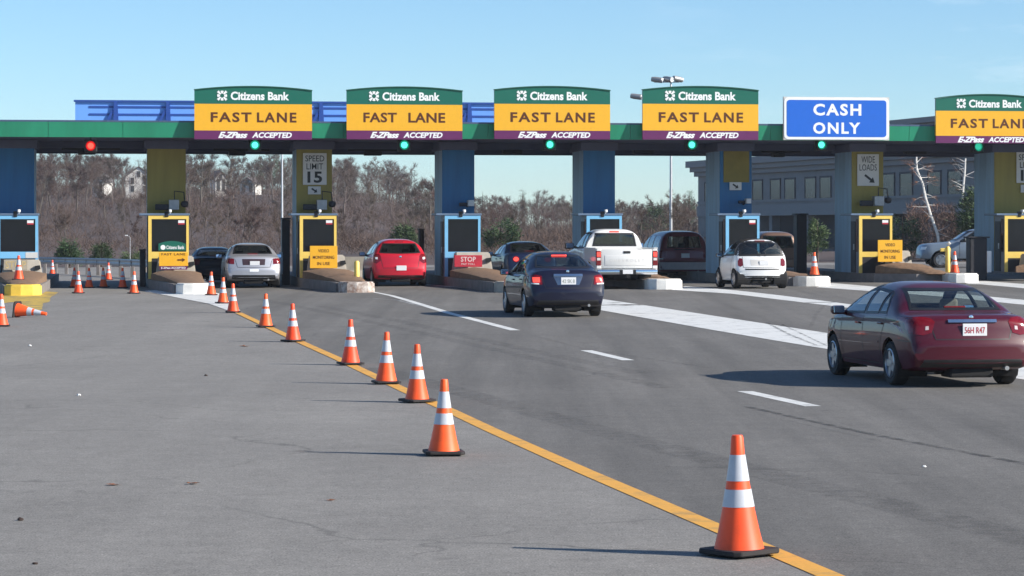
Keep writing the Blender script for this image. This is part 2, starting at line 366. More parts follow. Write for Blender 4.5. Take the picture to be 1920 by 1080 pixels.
# yellow paint spilt from the kerb of the left island
sp = [(-20, 549), (60, 545), (110, 549), (96, 556), (92, 566), (80, 570), (78, 580), (60, 585), (44, 581), (38, 572), (24, 566), (10, 569), (-20, 571)]
bm = bmesh.new(); random.seed(4); vv = []
for i in range(len(sp)):
    a, b = sp[i], sp[(i + 1) % len(sp)]
    for k in range(3):
        t = k / 3; p = at(lerp(a[0], b[0], t) + random.uniform(-1.5, 1.5), lerp(a[1], b[1], t) + random.uniform(-0.8, 0.8), 0.006); vv.append(bm.verts.new(p))
bm.faces.new(vv); bmesh.ops.triangulate(bm, faces=bm.faces)
for f in bm.faces:
    f.normal_update()
    if f.normal.z < 0: f.normal_flip()
me = bpy.data.meshes.new('yellow_paint_spill'); bm.to_mesh(me); bm.free(); tag(link_mesh('yellow_paint_spill', me, m_yellow_patch), kind='structure')
# tyre marks: thin darker rubber on the asphalt, broken up by noise
def rubber_mark(name, k):
    m, t, p = nmat(name); N = t.nodes.new; L = t.links.new
    geo = N('ShaderNodeNewGeometry'); n = N('ShaderNodeTexNoise'); n.inputs['Scale'].default_value = 5; n.inputs['Detail'].default_value = 8
    L(geo.outputs['Position'], n.inputs['Vector']); r = N('ShaderNodeMapRange'); r.inputs['From Min'].default_value = 0.35; r.inputs['From Max'].default_value = 0.75; r.inputs['To Max'].default_value = k
    L(n.outputs['Fac'], r.inputs['Value']); L(r.outputs[0], p.inputs['Alpha'])
    p.inputs['Base Color'].default_value = (0.035, 0.034, 0.034, 1); p.inputs['Roughness'].default_value = 0.8
    return m
m_tyremark = rubber_mark('tyre_rubber_mark', 0.75); m_tyrefaint = rubber_mark('tyre_rubber_faint', 0.22)
stripe('tyre_mark', [(1400, 763), (1520, 790), (1640, 816), (1780, 843), (1960, 878)], 0.10, m_tyremark, 0.013)
stripe('tyre_mark', [(1470, 788), (1560, 808), (1650, 828)], 0.07, m_tyrefaint, 0.013)
stripe('tyre_mark', [(1438, 606), (1480, 628), (1530, 648)], 0.07, m_tyremark, 0.013)
stripe('tyre_mark', [(1466, 609), (1510, 630), (1552, 650)], 0.05, m_tyremark, 0.013)
stripe('tyre_mark', [(1520, 615), (1530, 590), (1545, 574), (1565, 566)], 0.09, m_tyrefaint, 0.013)
stripe('tyre_mark', [(480, 560), (620, 588), (800, 627), (1000, 672), (1250, 728)], 0.30, m_tyrefaint, 0.0075)
stripe('tyre_mark', [(600, 574), (760, 605), (960, 650), (1200, 700)], 0.35, m_tyrefaint, 0.0075)
stripe('tyre_mark', [(700, 690), (900, 745), (1150, 815), (1500, 905), (1960, 1020)], 0.45, m_tyrefaint, 0.0075)
stripe('tyre_mark', [(450, 712), (560, 716), (700, 716)], 0.05, m_tyrefaint, 0.007)
stripe('tyre_mark', [(250, 752), (420, 770), (760, 770)], 0.06, m_tyrefaint, 0.007)
stripe('tyre_mark', [(0, 690), (200, 668), (380, 664), (520, 660)], 0.08, m_tyrefaint, 0.007)
stripe('tyre_mark', [(1000, 630), (1100, 655), (1330, 690)], 0.12, m_tyrefaint, 0.0075)

# ---------------------------------------------------------------- wooded hill
SKYL = [(-400, 300), (0, 285), (70, 283), (150, 287), (280, 290), (345, 290), (400, 300), (450, 300), (500, 287), (545, 292), (625, 287), (660, 298), (700, 302), (760, 306), (800, 340), (820, 356), (890, 372), (960, 366), (1000, 362), (1075, 370), (1150, 377), (1200, 381), (1250, 381), (1290, 370), (1320, 362), (1500, 358), (2400, 356)]
def skyl(px):
    for (a, ya), (b, yb) in zip(SKYL, SKYL[1:]):
        if a <= px <= b: return lerp(ya, yb, (px - a) / (b - a))
    return 350
YC = 560.0
def hill(X, Y):
    t = 960 + X / YC * F
    crest = sum(2.07 + (HZ - skyl(t + d)) * YC / F - 8.6 for d in (-60, -30, 0, 30, 60)) / 5
    crest = max(0.8, crest)
    g0 = sstep(146, 175, Y) * 0.35
    return gz(X, 140) - 0.10 * (1 - sstep(140, 150, Y)) + g0 + sstep(160, YC, Y) * crest + 0.35 * math.sin(X * 0.21 + Y * 0.05) * sstep(180, 300, Y)
m_hill = M('leaf_litter_scrub', (0.075, 0.050, 0.042), 0.95, var=0.35, scale=0.09, bump=0.5, bscale=1.2)
hx = [-420, -300, -220] + [-170 + 5 * i for i in range(62)] + [180, 260, 420]
hy = [138, 142, 146, 150, 156, 164, 175, 190] + [205 + 15 * i for i in range(30)] + [720, 900, 1400]
bm = bmesh.new(); g = [[bm.verts.new((x, y, hill(x, y) if y < 700 else hill(x, 640) - (y - 640) * 0.02)) for x in hx] for y in hy]
for j in range(len(hy) - 1):
    for i in range(len(hx) - 1): bm.faces.new((g[j][i], g[j][i + 1], g[j + 1][i + 1], g[j + 1][i]))
me = bpy.data.meshes.new('hill'); bm.to_mesh(me); bm.free(); me.shade_smooth(); tag(link_mesh('hill', me, m_hill), kind='structure')

m_bark = M('grey_bark', (0.115, 0.092, 0.078), 0.9, var=0.2, scale=2, rnd=0.3)
m_twig = M('bare_twigs', (0.092, 0.059, 0.044), 0.9, var=0.2, scale=0.6, rnd=0.35)
m_brush = M('brush_twigs', (0.092, 0.059, 0.045), 0.95, var=0.4, scale=0.10)
def blade(bm, p, d, ln, w):
    s = d.cross(Vector((random.uniform(-1, 1), random.uniform(-1, 1), random.uniform(-1, 1)))).normalized() * w
    bm.faces.new((bm.verts.new(p - s), bm.verts.new(p + s), bm.verts.new(p + d * ln)))
def bare_tree_meshes(seed, h, spread, twig_n):
    random.seed(seed); tr = MB(); tw = bmesh.new(); tips = []
    def rv(d, a): return (d + Vector((random.gauss(0, a), random.gauss(0, a), random.gauss(0, a)))).normalized()
    top = []; p = Vector((0, 0, -0.6)); d = Vector((0, 0, 1)); pts, rs = [p.copy()], [h * 0.017]
    n = 8
    for i in range(n):
        d = (rv(d, 0.10) + Vector((0, 0, 0.25))).normalized(); p = p + d * (h * 0.86 + 0.6) / n; pts.append(p.copy()); rs.append(h * 0.017 * (1 - (i + 1) / n) + 0.025)
    tr.tube(pts, rs, 5)
    for k in range(random.randint(11, 14)):
        t = random.uniform(0.25, 0.98) * n; i = int(t); q = pts[i].lerp(pts[min(i + 1, n)], t - i)
        az = random.uniform(0, 6.283); up = random.uniform(0.35, 1.1)
        dd = Vector((math.cos(az), math.sin(az), up)).normalized(); ln = h * spread * (1.15 - 0.55 * t / n) * random.uniform(0.7, 1.15)
        lp, lr = [q], [h * 0.0075]
        for s in range(4):
            dd = (rv(dd, 0.16) + Vector((0, 0, 0.12))).normalized(); lp.append(lp[-1] + dd * ln / 4); lr.append(h * 0.0075 * (1 - (s + 1) / 4.3))
        tr.tube(lp, lr, 4, cap=False)
        for s in range(7):
            u_ = random.uniform(0.25, 1.0) * 4; j = min(3, int(u_)); b0 = lp[j].lerp(lp[j + 1], u_ - j)
            d2 = rv((lp[j + 1] - lp[j]).normalized(), 0.5); l2 = ln * random.uniform(0.22, 0.42)
            blade(tw, b0, d2, l2, h * 0.0028)
            for w_ in range(twig_n):
                v_ = random.uniform(0.15, 1.0); b1 = b0 + d2 * l2 * v_
                d3 = (rv(d2, 0.65) + Vector((0, 0, 0.15))).normalized(); l3 = h * random.uniform(0.04, 0.10)
                blade(tw, b1, d3, l3, h * 0.0019)
                if w_ % 2 == 0:
                    d4 = rv(d3, 0.6); blade(tw, b1 + d3 * l3 * random.uniform(0.3, 0.8), d4, l3 * 0.7, h * 0.0015)
    bmesh.ops.recalc_face_normals(tr.bm, faces=tr.bm.faces)
    a = bpy.data.meshes.new('bare_tree'); tr.bm.to_mesh(a); tr.bm.free(); a.materials.append(m_bark); a.shade_smooth()
    b = bpy.data.meshes.new('crown'); tw.to_mesh(b); tw.free(); b.materials.append(m_twig)
    return a, b
KINDS = [bare_tree_meshes(10 + i, 9.0, (0.34, 0.40, 0.30, 0.44, 0.36, 0.28)[i], (19, 21, 19, 20, 17, 20)[i]) for i in range(6)]
def bare_tree(X, Y, h, k, rz, label, group):
    a, b = KINDS[k]; s = h / 9.0
    o = bpy.data.objects.new('bare_tree', a); C.objects.link(o); o.location = (X, Y, hill(X, Y)); o.rotation_euler = (0, 0, rz); o.scale = (s, s, s)
    tag(o, label, 'tree', group); c = bpy.data.objects.new('crown', b); C.objects.link(c); c.parent = o
    return o
random.seed(77)
GAPS = [(66, 276), (345, 548), (622, 814), (888, 1074), (1150, 1310)]
def in_gap(px, m=14): return any(a - m < px < b + m for a, b in GAPS)
def scatter(n, y0, y1, hfun, label, group, pxr=(60, 1320)):
    k = 0; tries = 0; put = []
    while k < n and tries < 6000:
        tries += 1; Y = random.uniform(y0, y1); px = random.uniform(*pxr); X = (px - 960) * Y / F
        if not in_gap(px): continue
        if any((X - a) ** 2 + ((Y - b) * 0.25) ** 2 < 1.6 for a, b in put): continue
        put.append((X, Y)); k += 1
        bare_tree(X, Y, hfun(px, Y), random.randrange(6), random.uniform(0, 6.28), label, group)
scatter(125, 470, 610, lambda px, Y: min(12.5, max(2.8, (2.07 + (HZ - skyl(px)) * Y / F - hill((px - 960) * Y / F, Y)) * random.uniform(0.80, 1.06))), 'leafless grey brown tree on the skyline of the wooded hill', 'bare trees along the hilltop')
scatter(115, 330, 500, lambda px, Y: random.uniform(5.0, 8.0) * (1.0 if px < 830 else 0.72), 'leafless brown tree on the slope of the wooded hill', 'bare trees on the hill slope')
scatter(52, 190, 330, lambda px, Y: random.uniform(2.2, 3.6), 'low bare bushy tree at the foot of the wooded hill', 'low bare trees at the hill foot')
# brush between the trees
random.seed(5); bm = bmesh.new()
for i in range(1900):
    Y = 155 + 450 * random.random() ** 0.8; px = random.uniform(40, 1330); X = (px - 960) * Y / F; z = hill(X, Y); hh = random.uniform(0.7, 1.7) * (0.6 + Y / 420)
    for k in range(64):
        p = Vector((X + random.gauss(0, hh * 0.5), Y + random.gauss(0, hh * 0.5), z - 0.1 + random.random() * hh * 0.55))
        d = Vector((random.gauss(0, 0.5), random.gauss(0, 0.5), random.uniform(0.2, 1))).normalized()
        blade(bm, p, d, hh * random.uniform(0.3, 0.65), 0.006 + Y * 0.000035)
for i in range(1100):                            # taller thicket towards the hilltop
    Y = random.uniform(400, 600); px = random.uniform(50, 1320); X = (px - 960) * Y / F; z = hill(X, Y)
    top = max(1.2, min(5.6, (2.07 + (HZ - skyl(px)) * Y / F - z) * 0.72)); cz = random.random() * top
    for k in range(70):
        p = Vector((X + random.gauss(0, 0.9), Y + random.gauss(0, 0.9), z + max(0, cz + random.gauss(0, 0.45))))
        d = Vector((random.gauss(0, 0.45), random.gauss(0, 0.45), random.uniform(0.3, 1))).normalized(); blade(bm, p, d, random.uniform(0.5, 1.2), 0.014)
me = bpy.data.meshes.new('undergrowth'); bm.to_mesh(me); bm.free()
tag(link_mesh('undergrowth', me, m_brush), 'tangled brown leafless brush covering the hillside', 'undergrowth', kind='stuff')

# ---------------------------------------------------------------- evergreens and other nearer plants
m_needle = M('pine_needles', (0.040, 0.075, 0.026), 0.8, var=0.45, scale=1.6, rnd=0.2)
m_needle2 = M('yew_green', (0.070, 0.115, 0.040), 0.8, var=0.45, scale=1.8, rnd=0.1)
m_trunk = M('dark_bark', (0.08, 0.055, 0.04), 0.9)
def evergreen(px, py_top, py_base, Y, width_px, seed, label, mat=None, shape='cone', n=2600, group=None):
    random.seed(seed); mat = mat or m_needle
    zt = H - (py_top - HZ) * Y / F; X = (px - 960) * Y / F; z0 = hill(X, Y) if Y > 140 else gz(X, Y); h = zt - z0; w = width_px * Y / F / 2
    o = MB().tube([(0, 0, -0.1), (0.02, 0.01, h * 0.5), (0, 0, h * 0.93)], [h * 0.03 + 0.02, h * 0.02 + 0.012, 0.01], 6).build('evergreen_tree', m_trunk)
    o.location = (X, Y, z0); tag(o, label, 'tree', group)
    bm = bmesh.new()
    lob = [(random.uniform(0, 6.28), random.uniform(0.5, 1.0), random.uniform(0.7, 1.2)) for _ in range(46)]
    for az, q, r_ in lob:
        zc = h * (0.10 + 0.86 * q ** 0.75 * random.uniform(0.2, 1.0)); f = zc / h
        rad = w * r_ * ((1 - f) ** 0.75 * 0.95 + 0.05 if shape == 'cone' else math.sqrt(max(0.03, 1 - (2 * f - 0.95) ** 2)) * 0.9)
        cc = Vector((math.cos(az) * rad * 0.75, math.sin(az) * rad * 0.75, zc)); sz = w * random.uniform(0.20, 0.36)
        for k in range(n // 46):
            p = cc + Vector((random.gauss(0, sz * 0.6), random.gauss(0, sz * 0.6), random.gauss(0, sz * 0.45)))
            if p.z < 0.02: continue
            d = (Vector((p.x, p.y, 0)).normalized() * 0.8 + Vector((random.gauss(0, 0.4), random.gauss(0, 0.4), random.uniform(-0.1, 0.8)))).normalized()
            blade(bm, p, d, w * random.uniform(0.10, 0.20), w * 0.028)
    me = bpy.data.meshes.new('crown'); bm.to_mesh(me); bm.free(); link_mesh('crown', me, mat, o)
    return o
evergreen(130, 448, 505, 146, 66, 1, 'small dark pine behind the guardrail, the wider of the two beside each other')
evergreen(190, 452, 505, 148, 52, 2, 'small dark pine behind the guardrail, the narrower pointed one')
evergreen(247, 470, 505, 150, 44, 3, 'low olive green bush pine at the end of the guardrail next to the yellow booth', m_needle2, 'round', 1500)
evergreen(757, 414, 470, 175, 66, 4, 'broad green pine behind the red hatchback', m_needle2, 'cone', 3000)
evergreen(938, 408, 470, 168, 74, 5, 'dull green bushy pine behind the dark blue coupe', None, 'round', 3000)
evergreen(1532, 404, 500, 150, 58, 6, 'bright green conical shrub in front of the grey office building', m_needle2, 'cone', 3400)
evergreen(1437, 428, 480, 152, 34, 7, 'small rounded green shrub by the dark arcade of the office building', m_needle2, 'round', 1400)
evergreen(1692, 398, 500, 151, 74, 8, 'dark straggly evergreen behind the yellow monitoring sign', None, 'round', 2600)
evergreen(1842, 350, 500, 150, 104, 9, 'tall ragged pine behind the silver pickup', None, 'round', 7000)
evergreen(1225, 380, 470, 330, 60, 21, 'far dark pine on the wooded ridge left of the tall light mast', None, 'cone', 1800)
evergreen(1292, 352, 470, 420, 30, 22, 'far tall dark pine on the ridge beside the corner of the office building', None, 'cone', 1800)
evergreen(905, 352, 470, 520, 26, 23, 'small far pine rising from the ridge between the blue pillars', None, 'cone', 1200)
evergreen(980, 350, 470, 540, 24, 24, 'far pointed pine at the middle of the ridge skyline', None, 'cone', 1200)
evergreen(505, 285, 470, 500, 44, 25, 'tall dark evergreen on the hilltop left of the light pole', None, 'round', 2400)
m_birch = M('white_birch_bark', (0.62, 0.60, 0.56), 0.8, var=0.3, scale=3, stretch=(1, 1, 4))
m_bbranch = M('birch_branch', (0.52, 0.49, 0.46), 0.8, var=0.3, scale=2)
def birch(path, Y, label, seed, rust):
    random.seed(seed); pts = [wpt(x, y, Y) for x, y in path]; base = pts[0].copy(); base.z = hill(base.x, Y)
    mb = MB(); P = [base - base] + [p - base for p in pts[1:]]
    n = len(P); mb.tube(P, [0.085 - 0.045 * i / n for i in range(n)], 7)
    o = mb.build('birch_tree', m_birch, smooth=50); o.location = base; tag(o, label, 'tree')
    tb = bmesh.new(); br = MB()
    for k in range(34):
        t = random.uniform(0.2, 0.98) ** 1.2 * (n - 1); i = min(int(t), n - 2); q = P[i].lerp(P[i + 1], t - i)
        az = random.choice((0, math.pi)) + random.gauss(0, 0.7); d = Vector((math.cos(az), math.sin(az), random.uniform(-0.4, 1.0))).normalized(); ln = random.uniform(0.25, 1.2)
        q2 = q + d * ln * 0.5; q3 = q2 + (d + Vector((0, 0, random.uniform(-0.4, 0.2)))).normalized() * ln * 0.5
        br.tube([q, q2, q3], [0.024, 0.015, 0.005], 4, cap=False)
        for w_ in range(12):
            blade(tb, q2.lerp(q3, random.random()), (d + Vector((random.gauss(0, .6), random.gauss(0, .6), random.gauss(0, .6)))).normalized(), random.uniform(0.2, 0.5), 0.010)
    br.build('branch', m_bbranch, o)
    me = bpy.data.meshes.new('crown'); tb.to_mesh(me); tb.free(); link_mesh('crown', me, rust, o)
m_rust = M('rusty_leaves', (0.24, 0.11, 0.06), 0.9, var=0.3)
birch([(1764, 470), (1758, 440), (1744, 400), (1735, 370), (1730, 345), (1719, 318), (1718, 300), (1719, 280)], 150, 'crooked bare white birch leaning left in front of the office building', 31, m_rust)
birch([(1800, 470), (1802, 420), (1804, 385), (1806, 350), (1809, 320), (1810, 297)], 151, 'straight bare white birch behind the ragged pine', 32, m_twig)
# rusty brush under the birches
random.seed(41); bm = bmesh.new()
for k in range(6500):
    px = random.uniform(1700, 1880); Y = random.uniform(150, 158); X = (px - 960) * Y / F; hh = 3.0 if px < 1790 else 1.8
    p = Vector((X, Y, hill(X, Y) + random.random() * hh)); d = Vector((random.gauss(0, .5), random.gauss(0, .5), random.uniform(0, 1))).normalized(); blade(bm, p, d, random.uniform(0.25, 0.6), 0.014)
me = bpy.data.meshes.new('brush'); bm.to_mesh(me); bm.free(); tag(link_mesh('brush', me, M('rusty_brush', (0.12, 0.075, 0.06), 0.95, var=0.4, scale=1.0)), 'rusty brown brush below the birches', 'brush', kind='stuff')

# ---------------------------------------------------------------- houses on the hill, office building
m_hwall = M('white_clapboard', (0.66, 0.64, 0.60), 0.7, var=0.08, scale=1)
m_hroof = M('grey_shingle', (0.12, 0.11, 0.11), 0.9)
m_hglass = M('house_window', (0.03, 0.035, 0.04), 0.15)
def house(px, py_base, Y, w, h, rz, label, roof=None):
    p = wpt(px, py_base, Y); t = thing('house', label, 'house', (p.x, Y, hill(p.x, Y) - 0.1), rz)
    dz = p.z - hill(p.x, Y); hb = max(0.0, dz) + h
    mb = MB(); mb.prism([(-w / 2, 0), (w / 2, 0), (w / 2, hb * 0.72), (0, hb), (-w / 2, hb * 0.72)], 0, w * 1.2, 'Y'); mb.build('wall', m_hwall, t)
    rf = MB(); e = 0.25
    for s in (-1, 1):
        rf.prism([(0, hb + 0.12), (s * (w / 2 + e), hb * 0.72 - 0.02), (s * (w / 2 + e), hb * 0.72 + 0.14), (0, hb + 0.30)], -e, w * 1.2 + e, 'Y')
    rf.build('roof', roof or m_hroof, t)
    for (x, z) in ((-w * 0.24, hb * 0.60), (w * 0.24, hb * 0.60), (-w * 0.24, hb * 0.36), (w * 0.24, hb * 0.36), (0, hb * 0.80)):
        wn = MB(); wn.box(x - 0.38, x + 0.38, -0.07, -0.003, z - 0.6, z + 0.6, 0.0); f = wn.build('window', m_hwall, t)
        MB().box(x - 0.30, x + 0.30, -0.085, -0.072, z - 0.52, z + 0.52).build('pane', m_hglass, f)
    return t
house(260, 382, 470, 4.4, 5.6, R(8), 'tall white gabled house among the bare trees beside the yellow pillar')
house(184, 378, 455, 2.2, 3.4, R(-25), 'small white house half hidden by trees under the red signal')
house(414, 352, 470, 2.0, 2.7, R(30), 'pale house near the hilltop under the first green signal')
house(464, 366, 460, 2.6, 2.6, R(-15), 'low whitish house on the slope above the silver sedan')

m_off = M('office_precast', (0.24, 0.222, 0.215), 0.8, var=0.16, scale=0.5)
m_off2 = M('office_cornice', (0.27, 0.25, 0.245), 0.8, var=0.08)
m_offg = M('office_glass', (0.03, 0.034, 0.042), 0.2, var=0.6, scale=0.5, spec=0.25)
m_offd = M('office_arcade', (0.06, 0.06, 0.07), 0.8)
A_, B_ = Vector(((1309 - 960) / F * 247, 247, 0)), Vector(((2060 - 960) / F * 172, 172, 0))
dv = (B_ - A_); Lb = dv.length; rz = math.atan2(dv.y, dv.x)
off = thing('office_building', 'grey two storey office building with a deep cornice and paired windows behind the plaza', 'building', (A_.x, A_.y, 0.2), rz)
HB = 7.8
def sx_at(px):                                   # where along the facade a picture column falls
    q = (px - 960) / F; return (q * A_.y - A_.x) / (dv.x / Lb - q * dv.y / Lb)
def zf(py, s): Y = A_.y + dv.y / Lb * s; return H - (py - HZ) * Y / F - 0.2
mb = MB(); mb.box(0, Lb, 0, 24, 3.2, HB); mb.box(0, sx_at(1425), 0, 24, -0.5, 3.2); mb.box(sx_at(1425), Lb, 1.6, 24, -0.5, 3.2)
mb.build('wall', m_off, off)
co = MB(); co.box(-0.9, Lb, -0.9, 24, HB - 0.45, HB + 0.12); co.box(-0.6, Lb, -0.6, 24, HB - 0.85, HB - 0.453); co.box(-0.3, Lb, -0.3, 24, HB - 1.25, HB - 0.853)
co.build('cornice', m_off2, off)
MB().box(0.002, Lb, -0.14, -0.002, 3.0, 3.9).build('belt_course', m_off2, off)
MB().box(0.002, Lb, -0.10, -0.002, 4.12, 4.32).build('sill_course', m_off2, off)
for px in (1322, 1412, 1445, 1472, 1510, 1538, 1575, 1604, 1655, 1688, 1740, 1778, 1838, 1880):
    w_ = 18.5 * (1 + (px - 1412) / 900); s0, s1 = sx_at(px), sx_at(px + w_)
    wn = MB()
    fw = 0.09
    wn.box(s0, s0 + fw, -0.08, 0.18, 4.33, 6.05); wn.box(s1 - fw, s1, -0.08, 0.18, 4.33, 6.05); wn.box(s0 + fw, s1 - fw, -0.08, 0.18, 5.91, 6.05)
    f = wn.build('window', m_offd, off)
    MB().box(s0 + fw, s1 - fw, -0.05, -0.01, 4.33, 5.91).build('pane', m_offg, f)
for k in range(8):
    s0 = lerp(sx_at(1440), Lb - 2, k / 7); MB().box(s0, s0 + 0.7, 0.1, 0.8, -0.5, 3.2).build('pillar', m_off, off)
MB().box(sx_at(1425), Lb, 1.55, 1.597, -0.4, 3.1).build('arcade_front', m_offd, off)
s0, s1 = sx_at(1590), sx_at(1960)
zz = 2.07 + 204 / F * 205 - 0.2
pn = MB(); pn.box(s0, Lb, 0.4, 20, HB + 0.12, 9.5); pn.prism([(s0 - 0.5, 9.503), (Lb, 9.503), (Lb, 9.9), (s0 - 0.5, 9.9)], 0.0, 20.5, 'Y'); pn.build('roof_storey', m_off2, off)

# guardrail beyond the plaza
gp = [at(40, 512), at(120, 514), at(200, 517), at(290, 523)]
gt = thing('guardrail', 'grey steel guardrail behind the cones at the far left lane', 'guardrail', gp[0])
P = [p - gp[0] for p in gp]
ra = MB()
for dz, wv in ((0.70, 0.05), (0.62, -0.02), (0.54, 0.05), (0.46, -0.02)):
    pass
for i in range(3):
    a, b = P[i], P[i + 1]
    prof = [(0.0, 0.74), (-0.06, 0.69), (0.0, 0.63), (0.0, 0.59), (-0.06, 0.54), (0.0, 0.46)]
    for (q0, z0), (q1, z1) in zip(prof, prof[1:]):
        o0, o1 = Vector((0, q0, z0)), Vector((0, q1, z1)); ra.quad(a + o0, b + o0, b + o1, a + o1)
bmesh.ops.remove_doubles(ra.bm, verts=ra.bm.verts, dist=0.001)
bmesh.ops.solidify(ra.bm, geom=list(ra.bm.faces), thickness=0.01)
ra.build('rail', m_galv, gt)
for i in range(3):
    for k in range(4):
        q = P[i].lerp(P[i + 1], k / 4 + 0.05); MB().box(q.x - 0.07, q.x + 0.07, q.y + 0.04, q.y + 0.20, q.z - 0.1, q.z + 0.72, 0.01).build('post', m_conc_dk, gt)

# light masts
def mast(px, Y, ztop, r, label):
    X = (px - 960) * Y / F; z0 = hill(X, Y) if Y > 140 else gz(X, Y)
    t = thing('light_mast', label, 'light mast', (X, Y, z0)); MB().tube([(0, 0, -0.2), (0, 0, ztop - z0)], [r, r * 0.6], 10).build('pole', m_alu, t, smooth=40)
    MB().lathe([(0.0, 0.12), (r * 2.4, 0.12), (r * 2.4, 0.0), (0.0, 0.0)], 14).build('base_plate', m_galv, t)
    return t, z0
t, z0 = mast(1258, 200, 12.7, 0.115, 'tall light mast with a cluster of floodlights above the toll canopy')
zt = 12.7 - z0
MB().tube([(-1.2, 0, zt), (0.6, 0, zt)], 0.05, 6).build('crossbar', m_galv, t)
MB().tube([(0, 0, zt - 1.15), (-1.5, -0.2, zt - 1.12), (-2.3, -0.3, zt - 1.1)], 0.045, 6).build('arm', m_galv, t)
def head(x, z, yaw, mt=None):
    b = MB(); b.lathe([(0.02, -0.40), (0.17, -0.36), (0.20, -0.10), (0.20, 0.42), (0.16, 0.46), (0.02, 0.46)], 12, (0, 0, 0), 'X')
    o = b.build('floodlight', m_galv, t, smooth=40); o.location = (x, -0.05, z); o.rotation_euler = (0, R(8), yaw)
    MB().lathe([(0.0, 0.47), (0.17, 0.47), (0.17, 0.50), (0.0, 0.50)], 12, (0, 0, 0), 'X').build('lens', m_swhite, o)
head(-1.05, zt + 0.16, R(-20)); head(-0.25, zt + 0.2, R(-50)); head(0.45, zt + 0.22, R(40)); head(-2.55, zt - 1.05, R(-15))
t, z0 = mast(529, 150, 8.6, 0.065, 'slim grey light pole between the first yellow pillar and the speed limit pillar')
MB().tube([(0, 0, 8.3 - z0), (0.6, 0, 8.9 - z0), (1.4, 0, 9.0 - z0)], 0.045, 6).build('arm', m_galv, t)
t, z0 = mast(244, 147, 1.62, 0.02, 'short curved lamp post behind the pines near the guardrail')
MB().tube([(0, 0, 1.62 - z0), (-0.04, 0, 1.8 - z0 - .1), (-0.18, 0, 1.74 - z0)], [0.016, 0.014, 0.012], 6).build('arm', m_galv, t)
MB().box(-0.27, -0.13, -0.04, 0.04, 1.72 - z0, 1.77 - z0, 0.01).build('lamp_head', m_swhite, t)
# ---------------------------------------------------------------- toll plaza frame: a runs along the booths, b along the lanes
TH = math.atan(0.14); cT, sT = math.cos(TH), math.sin(TH)
def P(a, b, z=0.0): return Vector((a * cT - b * sT, 95 + a * sT + b * cT, z))
def a_px(px, b):
    q = (px - 960) / F; return (q * (95 + b * cT) + b * sT) / (cT - q * sT)
def Yab(a, b): return 95 + a * sT + b * cT
def z_px(py, a, b): return H - (py - HZ) * Yab(a, b) / F
def ab(p):
    d = Vector((p.x, p.y - 95)); return d.x * cT + d.y * sT, -d.x * sT + d.y * cT
COLS = [30, 312, 589, 859, 1123, 1379, 1626, 1893]
AC = [a_px(c, 0.0) for c in COLS]
BF = -1.3                                         # booth fronts
SOF = 5.08
# canopy
m_stain = worn('stained_kerb', (0.66, 0.60, 0.54), 0.60, (0.26, 0.17, 0.13), 5)
cp = thing('toll_canopy', 'long toll plaza canopy with a sloping green fascia over all the lanes', 'canopy', (0, 95, 0), TH)
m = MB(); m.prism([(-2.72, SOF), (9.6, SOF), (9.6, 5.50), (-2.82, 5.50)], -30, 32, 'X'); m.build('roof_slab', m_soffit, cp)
m = MB(); a0 = -30
while a0 < 32:
    a1 = min(32, a0 + 2.4); m.prism([(-2.79, SOF - 0.01), (-2.73, SOF - 0.01), (-2.825, 5.56), (-2.88, 5.56)], a0 + 0.006, a1 - 0.006, 'X'); a0 = a1
m.build('fascia', m_green_f, cp)
MB().box(-30, 32, -2.885, -2.6, 5.562, 5.62, 0.0).build('cap_trim', m_cap, cp)
MB().box(-30, 32, -2.598, 9.7, 5.505, 5.60).build('roof', m_roof, cp)
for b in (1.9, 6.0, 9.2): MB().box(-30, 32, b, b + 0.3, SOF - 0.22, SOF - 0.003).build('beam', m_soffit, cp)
# blue sign frame standing on the roof
gy = 7.0
g0, g1 = a_px(141, gy), a_px(955, gy); zt_, zb_ = z_px(191, g0, gy), 5.6
gt = thing('sign_frame', 'back of a long blue sign frame standing on the canopy roof', 'sign frame', P(0, gy), TH)
MB().box(g0, g1, 0, 0.10, zb_, zt_).build('panel', m_gantry, gt)
for k in (1, 2): MB().box(g0 + 0.5, g1, -0.022, -0.002, zt_ - 0.27 * k + 0.06, zt_ - 0.27 * k + 0.13).build('rail', m_gantry_d, gt)
MB().box(g0 - 0.05, g1 + 0.02, -0.08, 0.12, zt_ + 0.002, zt_ + 0.07).build('top_rail', m_gantry_d, gt)
for px in (216, 314, 410, 505, 601, 690, 790, 879):
    q = a_px(px, gy); MB().prism([(q - 0.08, zb_), (q + 0.14, zb_), (q + 0.08, zt_), (q - 0.05, zt_)], -0.10, -0.025).build('post', m_gantry_d, gt)
    MB().prism([(q - 0.52, zb_), (q - 0.38, zb_), (q - 0.02, zt_ - 0.28), (q - 0.12, zt_ - 0.28)], -0.08, -0.025).build('brace', m_gantry_d, gt)

# ---- islands, booths, pillars
NOSE = [(42, 554.5), (365, 552), (672, 549), (968, 549), (1252, 543), (1532, 537), (1812, 530.5), (2110, 524)]
ISL = ['leftmost island with a yellow nose', 'island with a white nose below the first yellow booth', 'island with a worn stained nose below the second yellow booth', 'dark island carrying the red stop board', 'island with a white nose beside the white pickup', 'island with a white nose and a cone, beside the small white car', 'island with a long brown hump beside the maroon sedan', 'island at the far end of the row']
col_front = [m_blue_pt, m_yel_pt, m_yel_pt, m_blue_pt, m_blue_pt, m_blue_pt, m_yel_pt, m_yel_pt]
col_name = ['dark blue pillar at the left edge of the photo', 'first yellow pillar from the left', 'yellow pillar carrying the speed limit sign, bluish on its side', 'blue pillar behind the booth with the red stop board', 'blue pillar rising behind the white pickup', 'blue pillar with an ochre board on its upper half', 'pillar with the wide loads sign on its ochre front', 'pillar at the right edge of the photo with a cut off speed sign']
